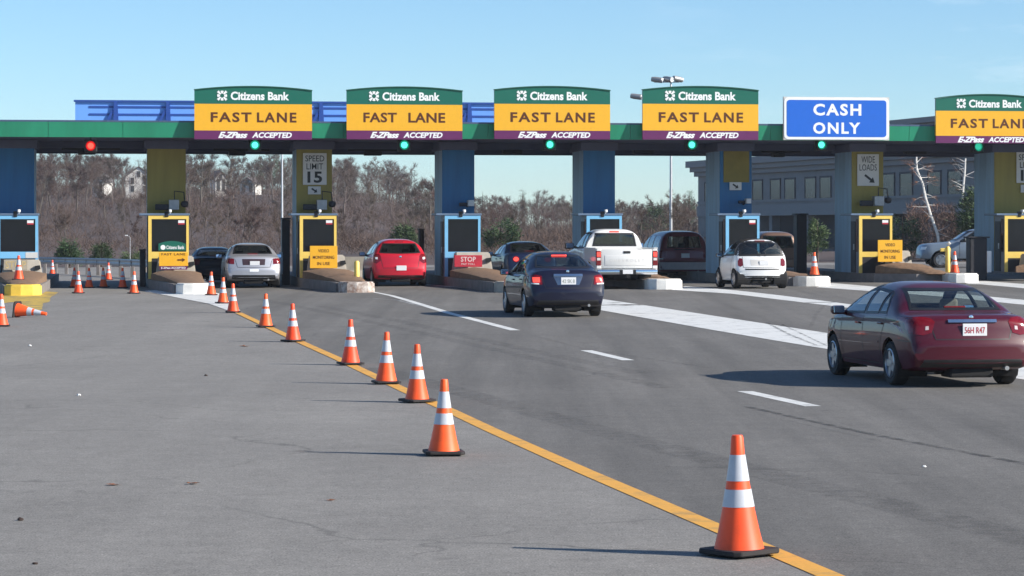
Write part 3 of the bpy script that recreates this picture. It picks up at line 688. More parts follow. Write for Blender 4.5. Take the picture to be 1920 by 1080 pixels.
booth_col = 'byybbbyy'
BPX = [(-6, 71), (278, 354), (562, 631), (834, 901), (1100, 1166), (1361, 1424), (1611, 1673), (1884, 1946)]
BL = ['blue framed toll booth over the yellow nosed island at the left edge', 'yellow framed toll booth with a small green bank board in its window', 'yellow framed toll booth right of the silver sedan', 'blue framed toll booth right of the red hatchback', 'blue framed toll booth partly behind the white pickup', 'blue framed toll booth behind the small white car', 'yellow framed toll booth with a dark window left of the birches', 'toll booth at the right edge of the photo, in shade']
NB = []
for i in range(8):
    a = AC[i]
    na, nb = ab(at(*NOSE[i])); NB.append((na, nb)); print('NOSE', i, round(na - a, 2), round(nb, 2))
    zg = gz(*P(a, -3)[:2]); base = P(a, 0, zg)
    t = thing('toll_island', ISL[i], 'traffic island', base, TH, 'toll islands between the lanes')
    dn = na - a
    def cx(b): return 0.26 + (dn - 0.26) * max(0.0, min(1.0, (b + 2.0) / (nb + 2.0)))          # centreline bends towards the nose
    def hw(b): return lerp(0.86, 0.56, max(0.0, min(1.0, (b + 2.6) / (nb + 1.3 + 2.6))))
    bs = [nb + 1.0 + (13 - nb - 1.0) * k / 16 for k in range(17)]
    left = [(cx(b) - hw(b), b) for b in bs]; right = [(cx(b) + hw(b), b) for b in bs]
    MB().prism(left + list(reversed(right)), -0.3, 0.30, 'Z').build('kerb', m_conc_dk, t)
    # nose block: rounded in plan
    pl = [(dn - 0.54, nb + 0.997), (dn - 0.54, nb + 0.30), (dn - 0.34, nb + 0.04), (dn - 0.05, nb), (dn + 0.30, nb + 0.06), (dn + 0.52, nb + 0.34), (dn + 0.54, nb + 0.997)]
    nbk = MB().prism(pl, -0.3, 0.33, 'Z'); bmesh.ops.bevel(nbk.bm, geom=[e for e in nbk.bm.edges if e.verts[0].co.z > 0.3 and e.verts[1].co.z > 0.3], offset=0.04, segments=2, affect='EDGES')
    nbk.build('nose_block', m_kerb_yellow if i == 0 else (m_conc if i == 3 else (m_stain if i == 2 else m_kerb_white)), t)
    # brown hump rising from the nose to the crash block
    hb0, hb1 = nb + 0.75, -2.25; zt0, zt1 = 0.34, max(0.46, z_px((509, 508, 504, 503, 505, 505, 494, 496)[i], a, -2.6) - zg)
    bm = bmesh.new(); rows = []; random.seed(60 + i)
    for k in range(13):
        tt = k / 12; b = lerp(hb0, hb1, tt); w_ = hw(b) - 0.05 - 0.12 * (1 - tt); top = lerp(zt0, zt1, min(1, tt * 1.15) ** 0.8); c = cx(b)
        row = [bm.verts.new((c + w_ * x, b + random.uniform(-0.03, 0.03), z + (random.uniform(-0.02, 0.02) if abs(x) < 1 else 0))) for x, z in ((-1, 0.301), (-0.99, top * 0.86), (-0.75, top * 0.95), (-0.35, top), (0, top + 0.02), (0.35, top), (0.75, top * 0.95), (0.99, top * 0.86), (1, 0.301))]
        if rows:
            for j in range(8): bm.faces.new((rows[-1][j], rows[-1][j + 1], row[j + 1], row[j]))
        rows.append(row)
    bm.faces.new(rows[0]); bm.faces.new(list(reversed(rows[-1])))
    bmesh.ops.recalc_face_normals(bm, faces=bm.faces); me = bpy.data.meshes.new('hump'); bm.to_mesh(me); bm.free(); me.shade_smooth(); me.set_sharp_from_angle(angle=R(40)); link_mesh('hump', me, m_mound, t)
    # concrete crash block
    Yb = Yab(a, -2.2)
    zc = z_px((487, 480, 478, 473, 475, 475, 470, 476)[i], a, -2.0) - zg; xo = (0.26, 0.28, 0.30, 0.26, 0.26, 0.26, 0.62, 0.5)[i]; xw = 0.42 if i == 6 else 0.68
    cb = MB(); cb.prism([(-2.24, 0.302), (-1.42, 0.302), (-1.42, zc), (-1.95, zc)], -xw, xw, 'X')
    for v in cb.bm.verts:
        if v.co.z > 0.6: v.co.x *= 0.84
        v.co.x += xo
    bmesh.ops.bevel(cb.bm, geom=list(cb.bm.edges), offset=0.035, segments=2, affect='EDGES')
    cbo = cb.build('crash_block', m_conc, t)
    MB().prism([(xo + xw * .62, zc - 0.34), (xo + xw * .9, zc - 0.30), (xo + xw * .86, zc - 0.18), (xo + xw * .64, zc - 0.20)], -2.16, -2.0).build('slot', m_black, cbo)
    # ---- booth
    x0, x1 = a_px(BPX[i][0], BF) - a, a_px(BPX[i][1], BF) - a
    fm = m_frame_y if booth_col[i] == 'y' else m_frame_b
    zt_ = z_px(404, a, BF) - zg; zw1, zw0 = zt_ - 0.12, z_px(472, a, BF) - zg; zp = zw0 - (0.22 if i != 6 else 0.18)
    bt = thing('toll_booth', BL[i], 'toll booth', base, TH, 'toll booths on the islands')
    sh = MB(); wl = 0.05; bb = m_booth if booth_col[i] == 'y' else m_booth_b
    sh.box(x0, x0 + wl, BF + 0.06, 1.9 - 2.1, 0.302, zt_); sh.box(x1 - wl, x1, BF + 0.06, -0.2, 0.302, zt_); sh.box(x0 + wl, x1 - wl, -0.25, -0.2, 0.302, zt_); sh.box(x0 + wl, x1 - wl, BF + 0.06, -0.25, 0.302, 0.36)
    sh.box(x0 + wl, x1 - wl, BF + 0.06, BF + 0.10, 0.36, zw0)
    sh.build('shell', bb, bt)
    fr = MB(); fw = 0.11
    fr.box(x0, x0 + fw, BF, BF + 0.058, 0.302, zt_); fr.box(x1 - fw * 0.75, x1, BF, BF + 0.058, 0.302, zt_)
    fr.box(x0 + fw, x1 - fw * 0.75, BF, BF + 0.058, zw1, zt_); fr.box(x0 + fw, x1 - fw * 0.75, BF, BF + 0.058, zp, zw0)
    fr.build('front_frame', fm, bt)
    if booth_col[i] == 'b': MB().box(lerp(x0, x1, 0.70), x1 - 0.004, BF - 0.006, BF - 0.001, zp + 0.01, zw0 - 0.02).build('pale_plate', m_sgrey, bt)
    MB().box(x0 + fw, x1 - fw * 0.75, BF + 0.02, BF + 0.03, zw0, zw1).build('window', m_pane, bt)
    MB().box(x0 + fw, x1 - fw * 0.75, BF + 0.012, BF + 0.045, 0.302, zp).build('lower_panel', m_dark, bt)
    MB().box(x0 - 0.30, x1 + 0.03, BF - 0.02, 0.1, zt_ + 0.002, zt_ + 0.07, 0.01).build('roof', m_booth_b, bt)
    dr = MB().box(x0 - 0.03, x0 - 0.002, -0.85, -0.30, 0.32, zt_ - 0.2).build('door', m_dark, bt); MB().box(x0 - 0.05, x0 - 0.032, -0.78, -0.70, 1.1, 1.3).build('handle', m_alu, dr)
    MB().box(x0 - 0.012, x0 - 0.002, BF + 0.12, -0.92, zw0, zw1).build('side_window', m_pane, bt)
    st = MB(); q = x1 - fw; st.box(q - 0.24, q - 0.03, BF + 0.010, BF + 0.018, zw1 - 0.13, zw1 - 0.04)
    if i != 3 and i != 4: st.build('sticker', m_swhite, bt); MB().box(q - 0.24, q - 0.03, BF + 0.009, BF + 0.0185, zw1 - 0.18, zw1 - 0.132).build('sticker', m_sred, bt)
    else: st.bm.free()
    xm = (x0 + x1) / 2 + 0.03
    cm = MB(); cm.box(xm - 0.02, xm + 0.07, BF - 0.10, BF + 0.14, zt_ + 0.10, zt_ + 0.20, 0.02); cm.tube([(xm + 0.02, BF + 0.05, zt_ + 0.06), (xm + 0.02, BF + 0.05, zt_ + 0.11)], 0.02, 6); c_ = cm.build('camera', m_swhite, bt)
    MB().box(xm - 0.16, xm - 0.03, BF - 0.03, BF + 0.12, zt_ - 0.05, zt_ + 0.14, 0.02).build('camera_box', m_black, bt)
    # ---- pillar
    pt = thing('pillar', col_name[i], 'pillar', base, TH, 'pillars holding up the toll canopy')
    hwid = {1: 0.64, 2: 0.60, 0: 0.60}.get(i, 0.55)
    xl = hwid if i not in (5, 6, 7) else 0.56
    z1 = SOF - zg - 0.004
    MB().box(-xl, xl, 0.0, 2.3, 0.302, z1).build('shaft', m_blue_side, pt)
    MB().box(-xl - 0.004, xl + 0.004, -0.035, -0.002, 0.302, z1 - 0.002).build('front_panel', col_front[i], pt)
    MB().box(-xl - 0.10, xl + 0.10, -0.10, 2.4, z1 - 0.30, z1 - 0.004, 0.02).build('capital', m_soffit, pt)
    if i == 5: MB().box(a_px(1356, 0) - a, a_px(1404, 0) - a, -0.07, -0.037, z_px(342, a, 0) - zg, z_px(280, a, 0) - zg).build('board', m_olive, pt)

def board_sign(name, label, px0, px1, py0, py1, b, mat, thick=0.03, cat='sign', group=None):
    """flat sign facing the traffic at depth b; returns its empty, half width and height"""
    a0, a1 = a_px(px0, b), a_px(px1, b); ac = (a0 + a1) / 2; zl, zh = z_px(py1, ac, b), z_px(py0, ac, b)
    t = thing(name, label, cat, P(ac, b, zl), TH, group); w, h = (a1 - a0) / 2, zh - zl
    MB().box(-w, w, 0, thick, 0, h, 0.008).build('panel', mat, t)
    return t, w, h
# ---- lane signs on the fascia
def logo(t, cx, cz, r, y):
    """white flower shaped emblem: petals round a dark diamond"""
    bm = MB(); n = 8
    for k in range(n):
        an = k * math.pi / 4; ou = r * (1.30 if k % 2 else 0.98); wd = 0.20 if k % 2 else 0.34
        pts = []
        for (rr, da) in ((r * 0.44, -0.36), (ou, -wd), (ou * (0.93 if k % 2 else 1.04), 0), (ou, wd), (r * 0.44, 0.36)):
            pts.append((cx + rr * math.sin(an + da), cz + rr * math.cos(an + da)))
        bm.prism(pts, y - 0.012, y - 0.002 - 0.0004 * k)
    bm.build('emblem', m_swhite, t)
    MB().prism([(cx, cz + r * 0.36), (cx - r * 0.36, cz), (cx, cz - r * 0.36), (cx + r * 0.36, cz)], y - 0.014, y - 0.0015).build('emblem_centre', m_sgreen, t)
SG = [(364.5, 585, 163, 170, 195, 245, 261.5, 'tracked', 'first arched green, yellow and purple fast lane sign from the left'),
      (650, 867, 164, 171, 196, 245, 261.5, 'gap', 'arched fast lane sign whose two words stand widely apart'),
      (927, 1144, 163, 170, 195, 245, 261, 'tracked', 'arched fast lane sign between the blue roof frame and open sky'),
      (1205, 1422, 163, 170, 195, 245, 262, 'tracked', 'arched fast lane sign under the floodlight cluster'),
      (1755, 1955, 178, 186, 208, 255, 268.5, 'tracked', 'lower arched fast lane sign cut off by the right edge')]
BS = -3.12
for px0, px1, ya, ys_, yg, yy, yb, style, lab in SG:
    a0, a1 = a_px(px0, BS), a_px(px1, BS); ac = (a0 + a1) / 2; w = (a1 - a0) / 2
    zz = [z_px(v, ac, BS) for v in (yb, yy, yg, ys_, ya)]; zb = zz[0]; z1, z2, z3, z4 = [q - zb for q in zz[1:]]
    t = thing('lane_sign', lab, 'lane sign', P(ac, BS, zb), TH, 'arched lane signs along the canopy')
    MB().box(-w, w, 0, 0.12, 0, z1 - 0.002).build('purple_panel', m_spur, t)
    MB().box(-w, w, 0, 0.12, z1, z2 - 0.002).build('yellow_panel', m_syel, t)
    arc = [(-w, z2)] + [(w * x, z3 + (z4 - z3) * (1 - x * x)) for x in [-1 + k / 12 for k in range(25)]] + [(w, z2)]
    MB().prism(arc, 0, 0.12).build('green_panel', m_sgreen, t)
    arc2 = [(w * x, z3 + (z4 - z3) * (1 - x * x)) for x in [-1 + k / 12 for k in range(25)]]
    MB().prism([(x * 1.004, z + 0.003) for x, z in arc2] + [(x * 1.01, z + 0.035) for x, z in reversed(arc2)], -0.03, 0.14).build('top_trim', M('sign_trim', (0.01, 0.10, 0.06)), t)
    for s in (-1, 1): MB().box(s * w * 0.8 - 0.04, s * w * 0.8 + 0.04, 0.122, 0.34, z1 * 0.3, z1 + 0.3).build('bracket', m_dark, t)
    k = w / 1.96
    logo(t, -1.04 * k, (z2 + z3) / 2 + 0.05, 0.165 * k, 0)
    fit_text('Citizens Bank', 1.95 * k, 0.285 * k, 'lettering', m_swhite, t, 0.22 * k, (z2 + z3) / 2 + 0.045, -0.001, bold=0.034)
    if style == 'tracked':
        for wd_, cx_, tw_ in (('FAST', -0.74 * k, 1.36 * k), ('LANE', 0.78 * k, 1.32 * k)):
            fit_text(wd_, tw_, 0.335 * k, 'lettering', m_sbrown, t, cx_, (z1 + z2) / 2, -0.001, bold=0.030, track=1.22)
    else:
        for wd_, cx_, tw_ in (('FAST', -0.83 * k, 1.13 * k), ('LANE', 0.75 * k, 1.25 * k)):
            fit_text(wd_, tw_, 0.335 * k, 'lettering', m_sbrown, t, cx_, (z1 + z2) / 2, -0.001, bold=0.028, track=1.06)
    fit_text('E-ZPass', 0.98 * k, 0.21 * k, 'lettering', m_swhite, t, -0.68 * k, z1 / 2, -0.001, bold=0.045, shear=0.4, track=0.95)
    fit_text('ACCEPTED', 1.33 * k, 0.19 * k, 'lettering', m_swhite, t, 0.62 * k, z1 / 2, -0.001, bold=0.040, shear=0.22)
# cash sign with rounded corners
a0, a1 = a_px(1470.5, BS), a_px(1666.5, BS); ac = (a0 + a1) / 2; w = (a1 - a0) / 2; zb = z_px(261.5, ac, BS); h = z_px(183, ac, BS) - zb
t = thing('cash_sign', 'bright blue cash only sign with a white border on the canopy', 'lane sign', P(ac, BS, zb), TH)
def rrect(w, z0, z1, r):
    pts = []
    for cx_, cz_, s in ((w - r, z1 - r, 0), (-w + r, z1 - r, 90), (-w + r, z0 + r, 180), (w - r, z0 + r, 270)):
        for k in range(7): pts.append((cx_ + r * math.cos(R(s + 15 * k)), cz_ + r * math.sin(R(s + 15 * k))))
    return pts
MB().box(-w - 0.02, w + 0.02, 0.015, 0.12, -0.02, h + 0.02).build('backing', m_sgrey, t)
MB().prism(rrect(w, 0, h, 0.14), 0.0, 0.0145).build('border', m_swhite, t)
MB().prism(rrect(w - 0.085, 0.085, h - 0.085, 0.10), -0.006, -0.001).build('face', m_sblue, t)
for s in (-1, 1): MB().box(s * w * 0.8 - 0.04, s * w * 0.8 + 0.04, 0.122, 0.34, 0.1, 0.6).build('bracket', m_dark, t)
fit_text('CASH', 1.66, 0.40, 'lettering', m_swhite, t, 0.02, h * 0.71, -0.007, bold=0.034, track=1.22)
fit_text('ONLY', 1.63, 0.39, 'lettering', m_swhite, t, 0.0, h * 0.27, -0.007, bold=0.034, track=1.22)
# ---- lane signals
for px, py, mt, lab in ((170, 273.5, m_lamp_r, 'lane signal showing red over the coned off left lane'), (478, 272, m_lamp_g, 'green lane signal under the first fast lane sign'), (758, 272, m_lamp_g, 'green lane signal under the sign with widely spaced words'), (1031, 271, m_lamp_g, 'green lane signal left of the pillar behind the white pickup'), (1297, 271.5, m_lamp_g, 'green lane signal under the floodlight cluster'), (1540, 271.5, m_lamp_g, 'green lane signal under the blue cash sign'), (1834, 275, m_lamp_gd, 'dim green lane signal under the sign cut off by the right edge')):
    b = -2.55; a = a_px(px, b); z = z_px(py, a, b); t = thing('lane_signal', lab, 'traffic light', P(a, b, z), TH, 'lane signals under the canopy edge')
    hs = MB(); hs.box(-0.21, 0.21, 0.0, 0.26, -0.21, 0.20, 0.03); hs.build('housing', m_black, t)
    MB().tube([(0, 0.13, 0.19), (0, 0.13, SOF - z + 0.002)], 0.03, 6).build('hanger', m_black, t)
    MB().lathe([(0.0, -0.035), (0.06, -0.032), (0.105, -0.024)], 20, (0, 0, 0), 'Y').build('lens', mt, t, smooth=60)
    MB().lathe([(0.105, -0.0235), (0.155, -0.002)], 20, (0, 0, 0), 'Y').build('lens_halo', m_lamp_rr if mt is m_lamp_r else m_lamp_gr, t, smooth=60)  # emissive ring standing in for the lamp's halo
    MB().lathe([(0.165, -0.001), (0.165, -0.16), (0.172, -0.16), (0.172, -0.001)], 20, (0, 0, 0), 'Y').build('visor', m_black, t, smooth=40)
# ---- toll antennas and tubes hanging below the soffit
for px0, px1, y1, lab in ((116, 226, 284, 'in the coned off left lane'), (400, 505, 286, 'above the silver sedan'), (652, 762, 286, 'above the red hatchback'), (908, 1030, 283, 'above the dark blue coupe'), (1152, 1280, 283, 'above the maroon minivan'), (1428, 1500, 289, 'above the small white car'), (1660, 1790, 283, 'left of the pillar at the right edge')):
    b = 4.0; a0, a1 = a_px(px0, b), a_px(px1, b); ac = (a0 + a1) / 2; w = (a1 - a0) / 2; zl = z_px(y1, ac, b)
    t = thing('toll_antenna', 'dark antenna bar hanging under the canopy ' + lab, 'antenna', P(ac, b, zl), TH, 'antenna bars hanging under the canopy')
    MB().box(-w, w, -0.12, 0.12, 0.05, 0.22, 0.02).build('bar', m_dark, t)
    MB().box(-w * 0.45, w * 0.15, -0.22, 0.22, -0.11, 0.048, 0.03).build('antenna', m_dark, t)
    for s in (-0.7, 0.7): MB().tube([(w * s, 0, 0.21), (w * s, 0, SOF - zl + 0.002)], 0.03, 6).build('hanger', m_dark, t)
for px, y in ((600, 271), (1248, 270), (1320, 270)):
    pass
# ---- small signs on pillars and crash blocks
def road_sign(label, px0, px1, py0, py1, rows, b=-0.09, arrow=None, mat=m_sgrey):
    t, w, h = board_sign('road_sign', label, px0, px1, py0, py1, b, mat)
    for txt, fw_, fh, fz, bold in rows: fit_text(txt, 2 * w * fw_, h * fh, 'lettering', m_sblack, t, 0, h * fz, -0.002, bold=bold)
    if arrow: MB().prism(arrow_poly(w * arrow[0], h * arrow[1], h * arrow[2], R(arrow[3]), h * arrow[4]), -0.010, -0.002).build('arrow', m_sblack, t)
    return t
road_sign('grey white speed limit sign reading 15 on the yellow pillar', 568, 612.5, 287, 346.5, (('SPEED', 0.80, 0.19, 0.83, 0.004), ('LIMIT', 0.70, 0.19, 0.58, 0.004), ('15', 0.62, 0.36, 0.24, 0.03)))
road_sign('little arrow plate just below the speed limit sign', 577.5, 601.5, 349.5, 364.5, (), arrow=(0, 0.5, 0.85, -35, 0.2))
road_sign('little arrow plate below the ochre board on the blue pillar', 1368, 1390.5, 341.5, 356.5, (), b=-0.13, arrow=(0, 0.5, 0.85, -35, 0.2))
road_sign('wide loads sign with a slanting arrow', 1607.5, 1648, 289, 348.5, (('WIDE', 0.62, 0.20, 0.83, 0.0), ('LOADS', 0.80, 0.20, 0.58, 0.0)), arrow=(0.15, 0.22, 0.40, -38, 0.07))
road_sign('speed limit sign cut off by the right edge of the photo', 1906, 1948, 285, 343, (('SPEED', 0.80, 0.19, 0.83, 0.004), ('LIMIT', 0.70, 0.19, 0.58, 0.004), ('15', 0.62, 0.36, 0.24, 0.03)))
road_sign('little arrow plate at the very right edge under the cut off speed sign', 1914, 1937, 346.5, 361, (), arrow=(0, 0.5, 0.85, -35, 0.2))
def video_sign(label, px0, px1, py0, py1):
    t, w, h = board_sign('monitoring_sign', label, px0, px1, py0, py1, -2.36, m_syel)
    for txt, fw_, fz in (('VIDEO', 0.40, 0.78), ('MONITORING', 0.78, 0.49), ('IN USE', 0.46, 0.21)): fit_text(txt, 2 * w * fw_, h * 0.14, 'lettering', m_sbrown, t, 0, h * fz, -0.002, bold=0.01)
    for s in (-1, 1): MB().box(s * w * 0.6 - 0.03, s * w * 0.6 + 0.03, 0.032, 0.20, -0.02, h * 0.5).build('bracket', m_galv, t)
video_sign('orange yellow video monitoring sign in front of the second yellow booth', 581, 632.5, 461, 503)
video_sign('orange yellow video monitoring sign in front of the booth left of the birches', 1646, 1692, 450, 491)
t, w, h = board_sign('lane_board', 'orange fast lane board with a right arrow in front of the first yellow booth', 298, 352.5, 473, 499, -2.36, m_syel)
fit_text('FAST LANE', 2 * w * 0.82, h * 0.17, 'lettering', m_sbrown, t, 0, h * 0.86, -0.002, bold=0.01, track=1.15)
MB().prism(arrow_poly(w * 0.55, h * 0.45, h * 0.55, 0, h * 0.09), -0.010, -0.002).build('arrow', m_sbrown, t)
MB().box(-w * 0.95, w * 0.95, 0.0, 0.03, -h * 0.25, -0.003).build('purple_strip', m_spur, t)
fit_text('E-ZPass ACCEPTED', 2 * w * 0.84, h * 0.13, 'lettering', m_swhite, t, 0, -h * 0.125, -0.002, bold=0.02)
t, w, h = board_sign('bank_board', 'small green arched bank board inside the window of the first yellow booth', 297, 348, 457, 470, BF - 0.03, m_sgreen, 0.02)
MB().prism([(-w, h + 0.002)] + [(w * x, h + 0.002 + 0.09 * (1 - x * x)) for x in (-0.8, -0.5, -0.2, 0, 0.2, 0.5, 0.8)] + [(w, h + 0.002)], 0, 0.02).build('arched_top', m_sgreen, t)
fit_text('Citizens Bank', 2 * w * 0.66, h * 0.52, 'lettering', m_swhite, t, w * 0.24, h * 0.48, -0.002, bold=0.02)
MB().lathe([(0.0, -0.006), (h * 0.36, -0.006), (h * 0.36, -0.002)], 12, (-w * 0.66, 0, h * 0.48), 'Y').build('emblem', m_swhite, t)
t, w, h = board_sign('stop_board', 'worn red stop pay toll board on the concrete block', 852, 904, 478.5, 500.5, -2.36, m_sred)
m_faded = M('faded_white_lettering', (0.74, 0.55, 0.53), 0.7, var=0.25, scale=14)
fit_text('STOP', 2 * w * 0.54, h * 0.42, 'lettering', m_faded, t, 0, h * 0.66, -0.002, bold=0.02)
fit_text('PAY TOLL', 2 * w * 0.50, h * 0.16, 'lettering', m_faded, t, 0, h * 0.25, -0.002, bold=0.01)
# faded stencil on the leftmost block
t, w, h = board_sign('stop_stencil_board', 'faded yellowish stop board on the concrete block at the left edge', 7, 52, 487, 506, -2.36, M('faded_board', (0.40, 0.35, 0.27), 0.8, var=0.15, scale=6))
fit_text('STOP', 2 * w * 0.86, h * 0.72, 'lettering', M('faded_yellow_lettering', (0.55, 0.42, 0.20), 0.8, var=0.3, scale=10), t, 0, h * 0.5, -0.002, bold=0.012)
# ---- boxes and cameras on the pillars
def pillar_box(px, py, label, s=1.0, mat=m_galv, cam=True):
    b = -0.50; a = a_px(px, b); z = z_px(py, a, b); t = thing('equipment_box', label, 'equipment box', P(a, b, z), TH)
    MB().box(-0.17 * s, 0.17 * s, -0.2, 0.2, -0.17 * s, 0.17 * s, 0.02).build('box', mat, t)
    MB().box(-0.62 * s, -0.172 * s, -0.05, 0.15, -0.17 * s, 0.02, 0.02).build('side_unit', m_dark, t)
    MB().tube([(-0.05, 0.15, -0.05), (-0.05, 0.48, -0.1)], 0.04, 6).build('bracket', m_dark, t)
    if cam:
        MB().lathe([(0.0, -0.11), (0.10, -0.08), (0.13, 0.0), (0.11, 0.09), (0.0, 0.12)], 12, (0.36, 0, 0.02)).build('camera_dome', m_dark, t, smooth=60)
        MB().tube([(0.36, 0, 0.12), (0.33, 0, 0.42), (0.02, 0.0, 0.46), (0.02, 0.0, 0.16)], 0.022, 6).build('camera_arm', m_dark, t)
pillar_box(326, 384, 'grey box with a dark camera on the first yellow pillar')
pillar_box(603, 384, 'grey box with a dark camera on the speed limit pillar')
pillar_box(1646, 377, 'grey box with a dark camera on the wide loads pillar')
pillar_box(882, 381, 'little pale box on the blue pillar above the stop board', 0.6, m_sgrey, False)
pillar_box(1402, 377, 'little pale box on the blue pillar with the ochre board', 0.5, m_sgrey, False)
# ---- dark machines and posts beside the booths
def machine(px0, px1, py0, py1, b, label, strip=None, mat=m_dark):
    a0, a1 = a_px(px0, b), a_px(px1, b); ac = (a0 + a1) / 2; w = (a1 - a0) / 2; g = P(ac, b); zg = gz(g.x, g.y); zt = z_px(py0, ac, b) - zg
    t = thing('toll_machine', label, 'toll machine', P(ac, b, zg), TH)
    MB().box(-w, w, -0.25, 0.25, 0.0, zt, 0.03).build('cabinet', mat, t)
    MB().box(-w * 1.25, w * 1.25, -0.30, 0.30, zt + 0.001, zt + 0.05, 0.01).build('cap', mat, t)
    if strip: MB().box(w - 0.02 if strip[0] > 0 else -w - 0.10, w + 0.14 if strip[0] > 0 else -w + 0.02, -0.30, -0.251, zt - strip[2], zt - strip[1], 0.01).build('white_strip', m_swhite, t)
machine(528, 543, 411, 540, 2.4, 'tall black toll machine left of the second yellow booth', (-1, 1.15, 1.9))
machine(1815, 1847, 446, 512, -0.6, 'black toll machine in front of the silver pickup', (1, 0.45, 1.2))
machine(1491, 1510, 403, 520, 3.5, 'narrow black cabinet in the lane right of the small white car')
machine(785.5, 794, 431, 525, 3.0, 'slim brown post left of the blue stop booth', None, M('rusty_brown_post', (0.06, 0.035, 0.025), 0.8))
machine(262, 273, 470, 545, 1.5, 'dark cabinet left of the first yellow booth')
# ---- bollards, barrier
def bollard(px, Yd, zb, top, label):
    p = Vector(((px - 960) / F * Yd, Yd, zb)); t = thing('bollard', label, 'bollard', p); hh = H - (top - HZ) * p.y / F - p.z
    MB().lathe([(0.0, 0), (0.085, 0), (0.085, hh - 0.05), (0.05, hh), (0.0, hh)], 14).build('post', m_frame_y, t, smooth=40)
    MB().lathe([(0.0, 0.0), (0.12, 0.0), (0.12, 0.03), (0.0, 0.03)], 14).build('base', m_dark, t)
    return t, hh
bollard(669, at(*NOSE[2]).y + 3.2, 0.50, 489, 'short yellow bollard beside the concrete barrier')
t, hh = bollard(1777, at(*NOSE[6]).y + 2.4, 0.55, 462, 'yellow post with a small cross arm standing on the long brown hump')
MB().box(-0.26, 0.10, -0.05, 0.05, hh - 0.18, hh - 0.06, 0.02).build('cross_arm', m_frame_y, t); MB().lathe([(0, -0.08), (0.08, 0), (0, 0.08)], 10, (0.04, 0, hh + 0.10)).build('lamp', m_sgrey, t)
p = at(662, 522); t = MB()
t.prism([(-0.30, 0), (0.30, 0), (0.24, 0.12), (0.12, 0.30), (0.09, 0.84), (-0.09, 0.84), (-0.12, 0.30), (-0.24, 0.12)], -0.55, 0.42, 'Y')
for v in t.bm.verts: v.co = Vector((v.co.y, v.co.x, v.co.z))
o = t.build('concrete_barrier', m_conc); o.location = p + Vector((0, 0.9, 0)); tag(o, 'pale concrete barrier block left of the red hatchback', 'barrier')
# ---------------------------------------------------------------- traffic cones
CR = [(0.152, 0.028), (0.146, 0.05), (0.124, 0.14), (0.099, 0.26), (0.067, 0.44), (0.043, 0.60), (0.036, 0.70), (0.030, 0.712), (0.0, 0.712)]
def cone_r(z):
    for (r0, z0), (r1, z1) in zip(CR, CR[1:]):
        if z0 <= z <= z1 and z1 > z0: return lerp(r0, r1, (z - z0) / (z1 - z0))
    return 0.05
def make_cone(dark=False):
    t = thing('traffic_cone', 'orange traffic cone', 'traffic cone', group='orange traffic cones closing the left lane')
    b = MB(); hb = 0.188
    oct_ = [(hb, -0.15), (hb, 0.15), (0.15, hb), (-0.15, hb), (-hb, 0.15), (-hb, -0.15), (-0.15, -hb), (0.15, -hb)]
    b.prism(oct_, 0.006, 0.036, 'Z'); bmesh.ops.bevel(b.bm, geom=[e for e in b.bm.edges], offset=0.006, segments=1, affect='EDGES')
    for s in range(8): b.box(*(lambda c: (c[0] - 0.025, c[0] + 0.025, c[1] - 0.025, c[1] + 0.025))((0.145 * math.cos(s * math.pi / 4 + 0.39), 0.145 * math.sin(s * math.pi / 4 + 0.39))), 0.0, 0.0055)
    b.build('base', m_rubber, t)
    MB().lathe(CR, 32).build('body', m_orange, t, smooth=50)
    for z0, z1 in ((0.286, 0.390), (0.440, 0.595)):
        e = 0.003; MB().lathe([(cone_r(z0) - 0.002, z0), (cone_r(z0) + e, z0), (cone_r((z0 + z1) / 2) + e, (z0 + z1) / 2), (cone_r(z1) + e, z1), (cone_r(z1) - 0.002, z1)], 32).build('sleeve', m_sleeve, t, smooth=50)
    return t
CONES = [(1386, 1038, 38, 0, 'nearest big orange cone on the yellow line'), (832, 850, 8, 0, 'second nearest cone, in front of the yellow line'), (782, 751, 30, 0, 'cone just behind the second nearest one, overlapping it'),
         (724, 716.5, 12, 0, 'fourth cone from the camera along the yellow line'), (657, 681, 20, 0, 'fifth cone from the camera along the yellow line, halfway up the row'), (549.5, 637.5, 40, 0, 'sixth cone along the yellow line'),
         (498, 610.5, 15, 0, 'cone standing alone right of the end of the white gore'), (437, 583, 5, 0, 'cone at the tip of the white gore where the yellow line starts'), (418, 568.5, 25, 0, 'middle cone of the three standing on the white gore'), (396, 553, 10, 0, 'cone on the white gore touching the white island nose'),
         (3, 611, 10, 0, 'cone cut by the left edge of the photo'), (98, 516, 0, 0, 'farthest small cone right in front of the guardrail'), (147, 549, 20, 0, 'cone with bright sleeves at the coned off lane, in front of a shadowed cone'), (139, 538, 5, 0, 'shadowed cone directly behind the bright sleeved one'),
         (167, 539, 0, 0, 'small far cone between the bright sleeved cone and the pair in shade'), (194, 538, 30, 0, 'dark cone in the canopy shadow, taller looking'), (203, 524, 0, 0, 'small red cone behind the dark shadowed cone'), (230, 539, 12, 0, 'cone left of the one beside the first yellow booth island'), (251, 549.5, 18, 0, 'cone beside the dark side of the first yellow booth island'),
         ]
c0 = make_cone(); first = True
for k, (px, py, rz, dz, lab) in enumerate(CONES):
    p = at(px, py + (3.5 if k < 8 else 1)); p.z += 0.010 if k < 10 else 0.002; sc_ = 1.06 if k == 0 else (0.965 if k < 10 else 0.95)
    o = c0 if first else dup(c0); first = False
    o.location = p; o.rotation_euler = (R((k * 37 % 5 - 2) * 0.35), R((k * 53 % 5 - 2) * 0.35), R(rz)); o['label'] = lab; o.scale = (sc_, sc_, sc_)
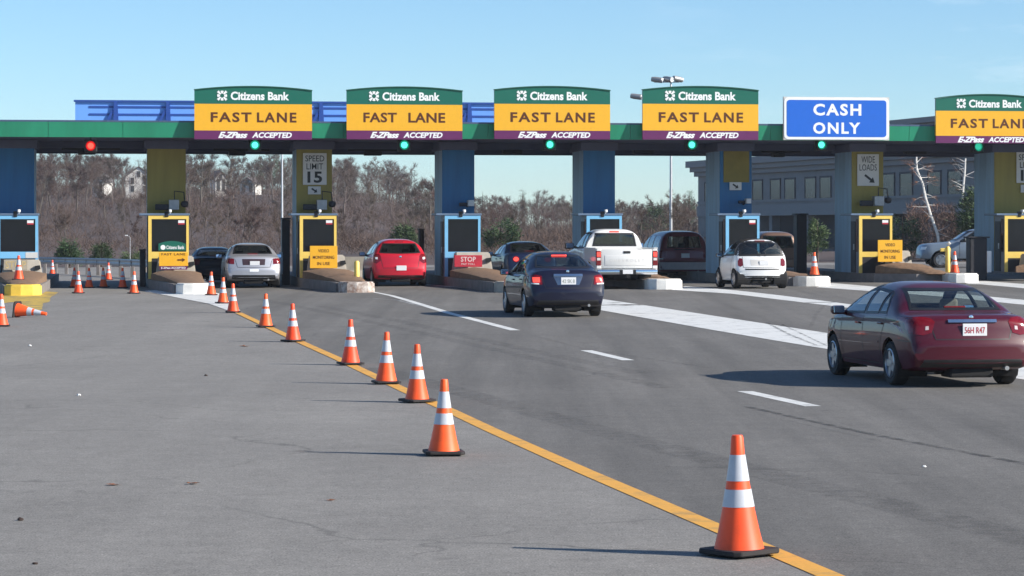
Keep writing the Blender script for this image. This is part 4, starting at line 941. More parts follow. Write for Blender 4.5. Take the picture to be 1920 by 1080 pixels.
def place_on(px, py, zsurf, Yd, lab, rz=10):
    o = dup(c0); q = (px - 960) / F; o.location = (q * Yd, Yd, zsurf); o.rotation_euler = (0, 0, R(rz)); o['label'] = lab; return o
Yd = at(*NOSE[0]).y + 2.6; place_on(35, 0, H - (527 - HZ) * Yd / F + 0.03, Yd, 'cone standing on the brown hump of the leftmost island')
Yd = at(*NOSE[5]).y + 0.5; place_on(1527, 0, gz((1527 - 960) * Yd / F, Yd) + 0.335, Yd, 'cone standing on the white island nose right of the small white car')
o = place_on(1790, 0, 0.56, at(*NOSE[6]).y + 2.0, '', 0); o['label'] = 'cone beside the yellow post on the long brown hump'
# the one that has fallen over
o = dup(c0); p = at(30, 595); o.location = p + Vector((0, 0, 0.175)); o.rotation_euler = (R(0), R(97), R(-14)); o['label'] = 'cone lying on its side near the yellow paint spill'

# ---------------------------------------------------------------- vehicles
m_tyre = M('tyre_rubber', (0.016, 0.016, 0.017), 0.8, var=0.15)
m_rim = M('alloy_rim', (0.42, 0.43, 0.45), 0.35, metal=0.8, var=0.06)
m_trimblk = M('trim_black', (0.012, 0.012, 0.013), 0.45, var=0.1)
m_under = M('underbody', (0.010, 0.010, 0.011), 0.9)
m_chrome = M('chrome', (0.72, 0.73, 0.75), 0.12, metal=1.0, var=0.02)
m_tail = M('tail_lamp_red', (0.17, 0.004, 0.008), 0.15, coat=0.25, var=0.25, scale=14)
m_tail_on = M('tail_lamp_lit', (0.6, 0.02, 0.02), 0.2, emis=(1.0, 0.09, 0.06), estr=0.95)
m_amber = M('amber_lamp', (0.55, 0.20, 0.04), 0.15, coat=0.5)
m_plate = M('plate_white', (0.74, 0.74, 0.74), 0.5, var=0.05)
m_platetxt = M('plate_red', (0.42, 0.05, 0.06), 0.6)
m_platetxt2 = M('plate_grey', (0.30, 0.33, 0.30), 0.6)
m_glass = glass_mat('car_glass', (0.42, 0.50, 0.50), 1.5, 0.03)
m_glass_d = glass_mat('tinted_glass', (0.07, 0.08, 0.09), 1.5, 0.03)
m_seat_b = M('beige_cloth', (0.30, 0.27, 0.23), 0.9)
m_seat_g = M('grey_cloth', (0.06, 0.06, 0.065), 0.9)
m_mirror = M('mirror_glass', (0.8, 0.85, 0.88), 0.03, metal=1.0, var=0.0)
def paint(name, col, metal=0.35, rough=0.32, var=0.03): m = M(name, col, 0.45, metal=metal, coat=0.6, var=var, scale=3, spec=0.25); m.node_tree.nodes['Principled BSDF'].inputs['Coat Roughness'].default_value = 0.03; return m

def pchip(pts):
    x = [p[0] for p in pts]; y = [p[1] for p in pts]; n = len(x)
    h = [x[i + 1] - x[i] for i in range(n - 1)]; d = [(y[i + 1] - y[i]) / h[i] for i in range(n - 1)]
    m = [d[0]] + [0 if d[i - 1] * d[i] <= 0 else (3 * (h[i - 1] + h[i])) / ((2 * h[i] + h[i - 1]) / d[i - 1] + (h[i] + 2 * h[i - 1]) / d[i]) for i in range(1, n - 1)] + [d[-1]]
    def f(t):
        if t <= x[0]: return y[0]
        if t >= x[-1]: return y[-1]
        i = 0
        while t > x[i + 1]: i += 1
        s = (t - x[i]) / h[i]
        return (1 + 2 * s) * (1 - s) ** 2 * y[i] + s * (1 - s) ** 2 * h[i] * m[i] + s * s * (3 - 2 * s) * y[i + 1] + s * s * (s - 1) * h[i] * m[i + 1]
    return f
def resample(pl, n):
    L = [0.0]
    for a, b in zip(pl, pl[1:]): L.append(L[-1] + math.hypot(b[0] - a[0], b[1] - a[1]))
    res = []; i = 0
    for k in range(n):
        t = L[-1] * k / (n - 1)
        while i < len(L) - 2 and t > L[i + 1]: i += 1
        s = (t - L[i]) / max(1e-9, L[i + 1] - L[i]); res.append((lerp(pl[i][0], pl[i + 1][0], s), lerp(pl[i][1], pl[i + 1][1], s)))
    return res
def in_poly(p, poly):
    c = False; j = len(poly) - 1
    for i in range(len(poly)):
        if (poly[i][1] > p[1]) != (poly[j][1] > p[1]) and p[0] < (poly[j][0] - poly[i][0]) * (p[1] - poly[i][1]) / (poly[j][1] - poly[i][1]) + poly[i][0]: c = not c
        j = i
    return c
def grow(poly, d):
    n = len(poly); A = sum(poly[i][0] * poly[(i + 1) % n][1] - poly[(i + 1) % n][0] * poly[i][1] for i in range(n)); s = 1 if A > 0 else -1; outp = []
    for i in range(n):
        a, b, c = Vector(poly[i - 1]), Vector(poly[i]), Vector(poly[(i + 1) % n]); e1 = (b - a).normalized(); e2 = (c - b).normalized()
        n1 = Vector((e1.y, -e1.x)) * s; n2 = Vector((e2.y, -e2.x)) * s; m_ = n1 + n2; m_ = m_ / max(0.35, m_.length_squared / 2) if m_.length > 1e-6 else n1
        outp.append(tuple(b + m_ * d))
    return outp
def mir(poly): return [(-x, z) for x, z in poly]
class Body:
    def __init__(s, S):
        s.S = S; L, Wd = S['L'], S['W']; s.L, s.W = L, Wd
        top, belt, low, plan = pchip(S['top']), pchip(S['belt']), pchip(S['low']), pchip(S['plan']); k, ne = S.get('tumble', 0.42), S.get('n', 3.4)
        y0 = S.get('y0', 0.0); ys = [y0 + d for d in (0, 0.012, 0.03, 0.05, 0.07, 0.09, 0.115, 0.14, 0.17, 0.20, 0.24, 0.28, 0.32)]
        y = y0 + 0.36
        while y < L - 0.36: ys.append(y); y += 0.032
        ys += [L - d for d in (0.36, 0.30, 0.25, 0.20, 0.15, 0.11, 0.07, 0.04, 0.015, 0.0)]
        bm = bmesh.new(); rings = []; cr, cf = S.get('curve_r', 0.10), S.get('curve_f', 0.22)
        for y in ys:
            zl, zt, w = low(y), top(y), plan(y); zb = min(belt(y), zt - 0.02); zb = max(zb, zl + 0.06)
            pts = [(0, zl), (0.45 * w, zl), (0.82 * w, zl + 0.005)]
            hb = zb - zl
            side = [(w * (0.93 + 0.07 * math.sin(min(1, q / 0.55) * math.pi / 2) - 0.035 * max(0, (q - 0.62) / 0.38) ** 1.6), zl + 0.03 + (hb - 0.03) * q) for q in [i / 25 for i in range(26)]]
            hw = side[-1][0]; ht = max(0.01, zt - zb); up = []
            for i in range(61):
                f = i / 60 * math.pi / 2; z = zb + ht * math.sin(f) ** (2 / ne); up.append((max(0, (hw - k * (z - zb)) * math.cos(f) ** (2 / ne)) if i < 60 else 0.0, z))
            half = pts + side + resample(up, 30)[1:]
            ring = [(x, z) for x, z in half] + [(-x, z) for x, z in reversed(half[1:-1])]
            rings.append([bm.verts.new((x, y + cr * (x / Wd) ** 2 * math.exp(-(y - y0) / 0.35) - cf * (x / Wd) ** 2 * math.exp(-(L - y) / 0.5), z)) for x, z in ring])
        n = len(rings[0])
        for A, B in zip(rings, rings[1:]):
            for i in range(n): bm.faces.new((A[i], A[(i + 1) % n], B[(i + 1) % n], B[i]))
        for ring, sg in ((rings[0], 1), (rings[-1], -1)):
            c = Vector((0, ring[0].co.y, (min(v.co.z for v in ring) + max(v.co.z for v in ring)) / 2)); prev = ring; NR = S.get('caprings', 6)
            for q in range(1, NR):
                f = 1 - q / NR; cur = [bm.verts.new((v.co.x * f, lerp(c.y, v.co.y, f * f), lerp(c.z, v.co.z, f))) for v in ring]
                for i in range(n): bm.faces.new((prev[i], prev[(i + 1) % n], cur[(i + 1) % n], cur[i]))
                prev = cur
            vc = bm.verts.new(c)
            for i in range(n): bm.faces.new((prev[i], prev[(i + 1) % n], vc))
        bmesh.ops.recalc_face_normals(bm, faces=bm.faces)
        s.bm = bm; s.bvh = BVHTree.FromBMesh(bm)
    AX = {'rear': ((0, -1, 0), lambda p: Vector((p[0], -2.0, p[1]))), 'front': ((0, 1, 0), lambda p: Vector((p[0], 12.0, p[1]))), 'left': ((-1, 0, 0), lambda p: Vector((-3.0, p[0], p[1]))), 'right': ((1, 0, 0), lambda p: Vector((3.0, p[0], p[1]))), 'top': ((0, 0, 1), lambda p: Vector((p[0], p[1], 4.0)))}
    def hit(s, axis, p):
        nrm, org = s.AX[axis]; d = -Vector(nrm); o = org(p); r = s.bvh.ray_cast(o, d)
        k = 0
        while r[0] is None and k < 16:          # just past the outline: step back onto the body
            k += 1; r = s.bvh.ray_cast(org((p[0] * (1 - 0.008 * k) if axis in ('rear', 'front', 'top') else p[0], p[1] - 0.008 * k if axis != 'top' else p[1])), d)
        if r[0] is None:
            q = o + d * 2.0; r = s.bvh.find_nearest(q)
        return r[0], r[1]
    def patch(s, name, axis, poly, mat, parent, off=0.004, thick=0.014, res=0.05, bm=None, hole=None):
        """a panel with this outline (seen along axis), wrapped on the body surface"""
        own = bm is None; b = bmesh.new()
        if hole is not None:
            A_, B_ = [], []
            for i in range(len(poly)):
                j = (i + 1) % len(poly); n = max(1, int(math.hypot(poly[j][0] - poly[i][0], poly[j][1] - poly[i][1]) / res))
                for k in range(n): A_.append(Vector(poly[i]).lerp(Vector(poly[j]), k / n)); B_.append(Vector(hole[i]).lerp(Vector(hole[j]), k / n))
            VA = [b.verts.new((*q, 0)) for q in A_]; VM = [b.verts.new((*q.lerp(w, 0.5), 0)) for q, w in zip(A_, B_)]; VB = [b.verts.new((*q, 0)) for q in B_]
            for X_, Y_ in ((VA, VM), (VM, VB)):
                for i in range(len(X_)): j = (i + 1) % len(X_); b.faces.new((X_[i], X_[j], Y_[j], Y_[i]))
        else:
            b.faces.new([b.verts.new((x, z, 0)) for x, z in poly])
        xs_, zs_ = [p[0] for p in poly], [p[1] for p in poly]
        for ax, lo, hi in ((0, min(xs_), max(xs_)), (1, min(zs_), max(zs_))):
            q = lo + res
            while hole is None and q < hi - 1e-4:
                nn = Vector((1, 0, 0)) if ax == 0 else Vector((0, 1, 0)); bmesh.ops.bisect_plane(b, geom=list(b.verts) + list(b.edges) + list(b.faces), plane_co=nn * q, plane_no=nn, dist=1e-5); q += res
        nv = Vector(s.AX[axis][0]); inner = {}
        for v in list(b.verts):
            if not v.link_faces: b.verts.remove(v)
        for v in b.verts:
            c, nn = s.hit(axis, (v.co.x, v.co.y)); v.co = c + (nn * 0.7 + nv * 0.3).normalized() * off; inner[v] = nn
        bd = [e for e in b.edges if len(e.link_faces) == 1]
        r = bmesh.ops.extrude_edge_only(b, edges=bd)
        tr = {}
        for g_ in r['geom']:
            if isinstance(g_, bmesh.types.BMVert): c, nn, _, _ = s.bvh.find_nearest(g_.co); g_.co = g_.co - (nn if nn else nv) * thick
        bmesh.ops.recalc_face_normals(b, faces=b.faces)
        if b.faces and sum((f.normal.dot(nv)) * f.calc_area() for f in b.faces) < 0: bmesh.ops.reverse_faces(b, faces=b.faces)
        me = bpy.data.meshes.new(name); b.to_mesh(me); b.free()
        if not own: bm.from_mesh(me); bpy.data.meshes.remove(me); return None
        me.shade_smooth(); me.set_sharp_from_angle(angle=R(45))
        return link_mesh(name, me, mat, parent)
    def cut(s, axis, poly):
        nv = Vector(s.AX[axis][0]); ia = (0, 2) if axis in ('rear', 'front') else ((1, 2) if axis in ('left', 'right') else (0, 1)); dl = []
        for f in s.bm.faces:
            if f.normal.dot(nv) < 0.12: continue
            c = f.calc_center_median()
            if in_poly((c[ia[0]], c[ia[1]]), poly): dl.append(f)
        bmesh.ops.delete(s.bm, geom=dl, context='FACES')
    def arch(s, yw, zw, ra):
        for v in s.bm.verts:
            if abs(v.co.x) > 0.6 * s.W:
                d = math.hypot(v.co.y - yw, v.co.z - zw)
                if 0 < abs(d - ra) < 0.022: v.co.y = yw + (v.co.y - yw) * ra / d; v.co.z = zw + (v.co.z - zw) * ra / d
        dl = [f for f in s.bm.faces if abs(f.calc_center_median().x) > 0.55 * s.W and math.hypot(f.calc_center_median().y - yw, f.calc_center_median().z - zw) < ra - 0.002]
        bmesh.ops.delete(s.bm, geom=dl, context='FACES')
    def gap(s, bm, axis, line, wd=0.014):
        """a shut line: narrow dark strip following the surface"""
        pts = []
        for a, b in zip(line, line[1:]):
            n = max(1, int(math.hypot(b[0] - a[0], b[1] - a[1]) / 0.06))
            for k in range(n): pts.append((lerp(a[0], b[0], k / n), lerp(a[1], b[1], k / n)))
        pts.append(line[-1]); prev = None
        for i, p in enumerate(pts):
            a, b = pts[max(0, i - 1)], pts[min(len(pts) - 1, i + 1)]; d = Vector((b[0] - a[0], b[1] - a[1])); d = d.normalized() if d.length else Vector((1, 0)); nn = Vector((-d.y, d.x)) * wd / 2
            row = []
            for sg in (1, -1):
                c, nm = s.hit(axis, (p[0] + nn.x * sg, p[1] + nn.y * sg)); row.append(bm.verts.new(c + nm * 0.0025))
            if prev and max((prev[0].co - row[0].co).length, (prev[1].co - row[1].co).length, (row[0].co - row[1].co).length) < 0.16: bm.faces.new((prev[0], prev[1], row[1], row[0]))
            prev = row
def wheel(t, x, y, r, wd, side, spokes=5, mat=m_rim, rimr=0.66):
    w = MB(); ri = r * rimr
    w.lathe([(ri, -wd / 2 + 0.01), (r * 0.90, -wd / 2), (r * 0.975, -wd / 2 + 0.02), (r, -wd / 2 + 0.05), (r, wd / 2 - 0.05), (r * 0.975, wd / 2 - 0.02), (r * 0.90, wd / 2), (ri, wd / 2 - 0.01), (ri, -wd / 2 + 0.01)], 36, (0, 0, 0), 'X')
    o = w.build('wheel', m_tyre, t, smooth=40); o.location = (x, y, r)
    m = MB(); f = side * wd / 2
    m.lathe([(ri, f - side * 0.004), (ri * 0.92, f + side * 0.004), (ri * 0.86, f - side * 0.03), (ri * 0.84, f - side * 0.10), (0.0, f - side * 0.10)], 30, (0, 0, 0), 'X')
    for k in range(spokes):
        an = 2 * math.pi * k / spokes; c, sn = math.cos(an), math.sin(an); q = []
        for rr, ww in ((ri * 0.12, 0.055), (ri * 0.88, 0.040)):
            for sg in (-1, 1): q.append((c * rr - sn * ww * sg, sn * rr + c * ww * sg))
        m.prism([q[0], q[1], q[3], q[2]], f - side * 0.05, f - side * 0.012, 'X')
    m.lathe([(0.0, f - side * 0.006), (0.05, f - side * 0.008), (0.065, f - side * 0.03)], 14, (0, 0, 0), 'X')
    m.build('rim', mat, o, smooth=35)
def mirror(t, B, y, z, mat, size=1.0):
    for sg in (-1, 1):
        x0, nn = B.hit('left' if sg < 0 else 'right', (y, z)); xb = abs(x0.x)
        m = MB(); m.box(-0.10 * size, 0.10 * size, -0.07, 0.07, -0.065 * size, 0.065 * size, 0.035)
        for v in m.bm.verts:
            if v.co.y > 0.0: v.co.x *= 0.8; v.co.z *= 0.8
        o = m.build('mirror', mat, t, smooth=40); o.location = (sg * (xb + 0.15 * size), y, z + 0.05); o.rotation_euler = (0, 0, R(-8 * sg))
        MB().box(-0.08 * size, 0.08 * size, -0.078, -0.071, -0.05 * size, 0.05 * size, 0.003).build('mirror_glass', m_mirror, o).rotation_euler = (R(-7), 0, 0)
        MB().tube([(-sg * 0.05 * size, 0.02, -0.02), (-sg * 0.19 * size, 0.03, -0.05)], [0.03, 0.04], 6).build('mirror_arm', mat, o)
def seats(t, ysf, ysr, zc, mat, xw, zroof):
    for x in (-xw, xw):
        m = MB(); m.box(x - 0.24, x + 0.24, ysf, ysf + 0.5, 0.35, zc - 0.28, 0.06)
        m.box(x - 0.24, x + 0.24, ysf - 0.12, ysf + 0.04, 0.40, zc + 0.10, 0.06); m.box(x - 0.13, x + 0.13, ysf - 0.12, ysf - 0.02, zc + 0.13, zc + 0.30, 0.045)
        m.build('seat', mat, t)
    m = MB(); m.box(-xw - 0.26, xw + 0.26, ysr - 0.1, ysr + 0.06, 0.40, zc + 0.02, 0.05); m.box(-xw - 0.26, xw + 0.26, ysr, ysr + 0.45, 0.35, zc - 0.3, 0.05)
    for x in (-xw, xw): m.box(x - 0.13, x + 0.13, ysr - 0.12, ysr - 0.02, zc + 0.03, zc + 0.15, 0.04)
    m.build('seat', mat, t)
def plate(t, B, x, z, mat_t, text, w=0.305, h=0.155, axis='rear', off=0.02):
    c, nn = B.hit(axis, (x, z)); o = MB().box(-w / 2, w / 2, 0, 0.012, -h / 2, h / 2, 0.004).build('licence_plate', m_plate, t); o.location = (x, c.y - off, z)
    if text: fit_text(text, w * 0.84, h * 0.52, 'lettering', mat_t, o, 0, -0.005, -0.001, bold=0.01, depth=0.002)
def build_car(S, name, label, cat, ploc, yaw, P_, scale=(1, 1, 1), opts=None):
    """S shape, P_ paint; the empty stands on the ground below the middle of the rear axle"""
    O = dict(S.get('opts', {})); O.update(opts or {})
    t = thing(name, label, cat, ploc, yaw); t.scale = scale
    B = Body(S); ry = S['axles'][0]; pf = bpy.data.objects.new('tmp', None)
    gl = O.get('glass', m_glass); T = t
    shift = []
    def add(o): shift.append(o); return o
    n0 = set(bpy.data.objects)
    # glazing with black surrounds
    for nm, axis, poly in S['windows']:
        for ax, po in ((axis, poly),) + ((('right' if axis == 'left' else axis), poly),) * (axis == 'left'):
            g = B.patch(nm, ax, po, O.get('glass_' + nm, gl), T, off=0.003, thick=0.004, res=0.06)
            B.patch('window_surround', ax, grow(po, O.get('surround', 0.012)), O.get('surround_mat', m_trimblk), g, off=0.0052, thick=0.014, res=0.045, hole=grow(po, -0.022))
            if not O.get('solid'): pass
    for nm, axis, poly in S['windows']:
        for ax in ((axis, 'right') if axis == 'left' else (axis,)): S.setdefault('_', None); B.cut(ax, grow(poly, -0.002)) if not O.get('no_cut') else None
    gp_ = bmesh.new()
    for axis, line in S.get('gaps', []):
        for ax in ((axis, 'right') if axis == 'left' else (axis,)): B.gap(gp_, ax, line)
    me = bpy.data.meshes.new('panel_gap'); gp_.to_mesh(me); gp_.free(); link_mesh('panel_gap', me, m_trimblk, T)
    for nm, axis, poly, mat in S['patches']:
        mat = O.get('mat_' + nm, mat); mat = P_ if mat == 'paint' else mat
        for ax, po in {'left': (('left', poly), ('right', poly)), 'rear2': (('rear', poly), ('rear', mir(poly))), 'front2': (('front', poly), ('front', mir(poly)))}.get(axis, ((axis, poly),)):
            B.patch(nm, ax, po, mat, T, off=O.get('off_' + nm, 0.006), thick=0.016, res=0.035)
    if O.get('third'):
        x, z, w_, h_ = O['third']; c, nn = B.hit('rear', (x, z)); o = MB().box(-w_ / 2, w_ / 2, -0.012, 0.03, -h_ / 2, h_ / 2, 0.006).build('brake_light', O.get('third_mat', m_tail_on), T); o.location = (x, c.y - 0.004, z)
    if O.get('chrome'):
        z, w_, h_ = O['chrome']; pl_ = [(-w_ / 2, z - h_ / 2), (w_ / 2, z - h_ / 2), (w_ / 2, z + h_ / 2), (-w_ / 2, z + h_ / 2)]; B.patch('trunk_trim', 'rear', pl_, O.get('chrome_mat', m_chrome), T, off=0.022, thick=0.03, res=0.05)
    if O.get('badge'):
        z, r_ = O['badge']; c, nn = B.hit('rear', (0, z)); MB().lathe([(0, -0.012), (r_, -0.008), (r_, 0.01)], 16, (0, c.y - 0.004, z), 'Y').build('badge', m_chrome, T)
    if O.get('plate'): plate(T, B, *O['plate'])
    if O.get('exhaust'):
        x, z = O['exhaust']; MB().tube([(x, S.get('y0', 0) + 0.02, z), (x, 0.5, z)], 0.03, 10).build('exhaust', m_galv, T)
    if S.get('mirror'): mirror(T, B, *S['mirror'], O.get('mirror_mat', P_), S.get('mirror_size', 1.0))
    for yh, zh in S.get('handles', []):
        for sg, ax in ((-1, 'left'), (1, 'right')):
            c, nn = B.hit(ax, (yh, zh)); MB().box(-0.014, 0.014, -0.09, 0.09, -0.014, 0.014, 0.008).build('door_handle', O.get('handle_mat', P_), T).location = (c.x + sg * 0.012, yh, zh)
    r = S['wheel']; wd = S.get('wheel_w', 0.20)
    for yw in S['axles']:
        B.arch(yw, r + S.get('arch_dz', 0.0), r + S.get('arch_gap', 0.05))
        for sg in (-1, 1):
            xw = S['track'] / 2; wheel(T, sg * xw, yw, r, wd, sg, O.get('spokes', 5), O.get('rim', m_rim), O.get('rimr', 0.66))
            rr = r + S.get('arch_gap', 0.05) + 0.012; m = MB()
            pr = [(rr * math.cos(q), rr * math.sin(q)) for q in [R(-28 + 236 * k / 20) for k in range(21)]]; xi, xo = S['W'] - 0.42, S['W'] * 0.95
            for (y0_, z0_), (y1_, z1_) in zip(pr, pr[1:]):
                m.quad((sg * xi, yw + y0_, r + z0_), (sg * xo, yw + y0_, r + z0_), (sg * xo, yw + y1_, r + z1_), (sg * xi, yw + y1_, r + z1_))
            m.bm.faces.new([m.bm.verts.new((sg * xi, yw + y_, r + z_)) for y_, z_ in pr])
            m.build('wheel_arch', m_under, T)
    fl = MB(); y0 = S.get('y0', 0); zl = S['floor']; fl.box(-S['W'] * 0.62, S['W'] * 0.62, y0 + 0.35, S['L'] - 0.5, zl - 0.04, zl + 0.02); fl.box(-0.55, 0.55, ry - 0.08, ry + 0.08, r - 0.12, r); fl.box(-0.3, 0.3, y0 + 0.12, y0 + 0.5, zl - 0.10, zl + 0.05, 0.03)
    fl.build('underbody', m_under, T)
    if S.get('seats'): seats(T, *S['seats'][:3], O.get('seat_mat', m_seat_g), *S['seats'][3:])
    if S.get('dash'): y_, z_, w_ = S['dash']; MB().box(-w_, w_, y_ - 0.25, y_ + 0.25, z_ - 0.3, z_, 0.05).build('dashboard', m_seat_g, T)
    if S.get('shelf'): y_, y2_, z_, w_ = S['shelf']; MB().box(-w_, w_, y_, y2_, z_ - 0.03, z_).build('parcel_shelf', O.get('seat_mat', m_seat_g), T)
    me = bpy.data.meshes.new('body'); B.bm.to_mesh(me); B.bm.free(); me.shade_smooth(); me.set_sharp_from_angle(angle=R(42)); link_mesh('body', me, P_, T)
    for o in list(bpy.data.objects):
        if o not in n0 and o.parent == t: o.location.y -= ry
    bpy.data.objects.remove(pf)
    return t, B
def sedan(**kw):
    S = dict(L=4.44, W=0.86, axles=(0.95, 3.57), wheel=0.305, track=1.50, floor=0.24, tumble=0.40, n=3.6, curve_r=0.12,
      top=[(0, 0.58), (0.02, 0.64), (0.045, 0.69), (0.07, 0.80), (0.10, 0.92), (0.14, 0.985), (0.22, 1.02), (0.60, 1.05), (0.70, 1.065), (1.00, 1.20), (1.30, 1.325), (1.60, 1.395), (2.1, 1.415), (2.5, 1.385), (2.85, 1.275), (3.30, 1.03), (3.45, 0.975), (3.7, 0.935), (4.1, 0.85), (4.30, 0.76), (4.40, 0.66), (4.44, 0.55)],
      belt=[(0, 0.53), (0.05, 0.62), (0.10, 0.80), (0.3, 0.90), (1.0, 0.935), (2.5, 0.905), (3.4, 0.87), (4.1, 0.74), (4.4, 0.58), (4.44, 0.5)],
      low=[(0, 0.34), (0.10, 0.27), (0.4, 0.22), (0.8, 0.20), (3.9, 0.19), (4.3, 0.21), (4.44, 0.28)],
      plan=[(0, 0.775), (0.06, 0.80), (0.2, 0.83), (0.6, 0.855), (1.2, 0.86), (3.3, 0.86), (3.9, 0.84), (4.25, 0.75), (4.44, 0.60)],
      windows=[('rear_window', 'rear', [(-0.60, 1.085), (0.60, 1.085), (0.56, 1.20), (0.49, 1.335), (-0.49, 1.335), (-0.56, 1.20)]),
               ('windscreen', 'front', [(-0.66, 1.04), (0.66, 1.04), (0.52, 1.345), (-0.52, 1.345)]),
               ('side_window', 'left', [(1.20, 0.99), (1.24, 1.08), (1.42, 1.235), (1.50, 1.265), (1.50, 0.985)]),
               ('side_window', 'left', [(1.56, 0.98), (1.56, 1.275), (2.12, 1.305), (2.12, 0.965)]),
               ('side_window', 'left', [(2.20, 0.965), (2.20, 1.305), (2.46, 1.285), (2.80, 1.17), (3.12, 0.985), (3.10, 0.945)])],
      gaps=[('rear', [(-0.58, 0.91), (-0.56, 0.86), (-0.50, 0.66), (0.50, 0.66), (0.56, 0.86), (0.58, 0.91)]), ('left', [(2.16, 0.94), (2.14, 0.6), (2.12, 0.28)]), ('left', [(1.15, 0.98), (1.22, 0.80), (1.36, 0.55), (1.40, 0.28)]), ('left', [(3.16, 0.90), (3.14, 0.6), (3.10, 0.28)]), ('left', [(1.40, 0.28), (3.10, 0.28)]), ('left', [(0.04, 0.62), (0.58, 0.64)])],
      patches=[('tail_light', 'rear2', [(0.50, 0.895), (0.55, 0.945), (0.66, 0.96), (0.84, 0.945), (0.845, 0.74), (0.66, 0.715), (0.55, 0.75)], m_tail),
               ('tail_light_side', 'left', [(0.16, 0.755), (0.20, 0.935), (0.40, 0.925), (0.34, 0.80)], m_tail),
               ('lower_valance', 'rear', [(-0.70, 0.285), (0.70, 0.285), (0.66, 0.39), (-0.66, 0.39)], m_trimblk),
               ('side_moulding', 'left', [(1.42, 0.56), (3.10, 0.55), (3.10, 0.59), (1.42, 0.60)], 'paint'),
               ('headlight', 'front2', [(0.42, 0.62), (0.74, 0.66), (0.70, 0.74), (0.44, 0.72)], m_swhite)],
      mirror=(2.98, 0.93), handles=[(1.36, 0.84), (2.36, 0.82)], seats=(2.15, 1.35, 0.86, 0.36, 1.3), dash=(3.0, 0.96, 0.66), shelf=(0.72, 1.30, 1.02, 0.60))
    S['opts'] = dict(plate=(0.0, 0.80, m_platetxt, '56H R47'), third=(0, 1.075, 0.30, 0.03), third_mat=m_tail, exhaust=(0.45, 0.27))
    S.update(kw); return S
def car_at(px_l, px_r, py, yaw):
    a, b = at(px_l, py), at(px_r, py); return (a + b) / 2
# ---- the dark red sedan on the right
S = sedan()
S['top'] = [(y, z - 0.035 if 0.98 < z < 1.10 and y < 1 else z) for y, z in S['top']]
S['windows'] = [(n, a, [(x * 1.02, 1.045 + (z - 1.085) * 1.08) for x, z in p] if n == 'rear_window' else p) for n, a, p in S['windows']]
S['patches'] = S['patches'] + [('reverse_lamp', 'rear2', [(0.585, 0.79), (0.63, 0.785), (0.625, 0.835), (0.585, 0.84)], M('clear_lamp', (0.6, 0.5, 0.48), 0.12, coat=0.6))]
t, B = build_car(S, 'sedan', 'dark red sedan at the right, its rear plate and chrome boot trim facing the camera', 'car', car_at(1683, 1882, 721, 0), R(10.0), paint('paint_dark_red', (0.066, 0.002, 0.011), 0.0),
    (1.0, 1.0, 0.965), dict(seat_mat=m_seat_b, chrome=(0.905, 0.66, 0.036), badge=(0.955, 0.03), plate=(0.02, 0.79, m_platetxt, '56H R47', 0.33, 0.165), rim=m_rim, off_reverse_lamp=0.010, glass=glass_mat('clear_car_glass', (0.66, 0.72, 0.70), 1.5, 0.035)))
o = fit_text('CIVIC', 0.26, 0.035, 'lettering', m_chrome, t, -0.58, 0.665, -0.95 - 0.004 + 0.06, depth=0.004); bpy.data.objects.remove(o)
m_dkchrome = M('shaded_chrome', (0.30, 0.31, 0.33), 0.25, metal=1.0, var=0.05)
# ---- dark blue sedan with its brake lights on
S = sedan()
S['top'] = [(y, z * 1.045 if z > 1.0 else z) for y, z in S['top']]
S['patches'] = [q for q in S['patches'] if q[0] not in ('tail_light', 'tail_light_side')] + [('tail_light', 'rear2', [(0.57, 0.74), (0.58, 0.93), (0.70, 0.96), (0.83, 0.94), (0.84, 0.78), (0.72, 0.735)], m_tail), ('tail_light_side', 'left', [(0.13, 0.78), (0.17, 0.94), (0.26, 0.92), (0.24, 0.80)], m_tail),
    ('brake_lamp', 'rear2', [(0.62, 0.79), (0.62, 0.90), (0.77, 0.90), (0.77, 0.79)], m_tail_on), ('plate_recess', 'rear', [(-0.24, 0.73), (0.24, 0.73), (0.33, 0.93), (-0.33, 0.93)], m_dkchrome), ('reverse_lamp', 'rear2', [(0.64, 0.74), (0.80, 0.75), (0.80, 0.775), (0.64, 0.77)], m_swhite)]
S['windows'] = [(n, a, [(x, 1.12 + (z - 1.085) * 1.06) for x, z in p] if n == 'rear_window' else p) for n, a, p in S['windows']]
t, B = build_car(S, 'sedan', 'dark blue sedan braking in the open lane, its brake lights lit red', 'car', car_at(990, 1115, 593, 0), R(9.5), paint('paint_navy', (0.004, 0.005, 0.022), 0.0), (1.03, 1.0, 1.0),
    dict(chrome=(0.945, 0.64, 0.05), badge=(1.03, 0.035), plate=(0.0, 0.82, m_platetxt2, '42 SK 8', 0.33, 0.16), third=(0, 1.37, 0.34, 0.055), third_mat=m_tail_on, off_brake_lamp=0.011, off_reverse_lamp=0.011, off_plate_recess=0.003))
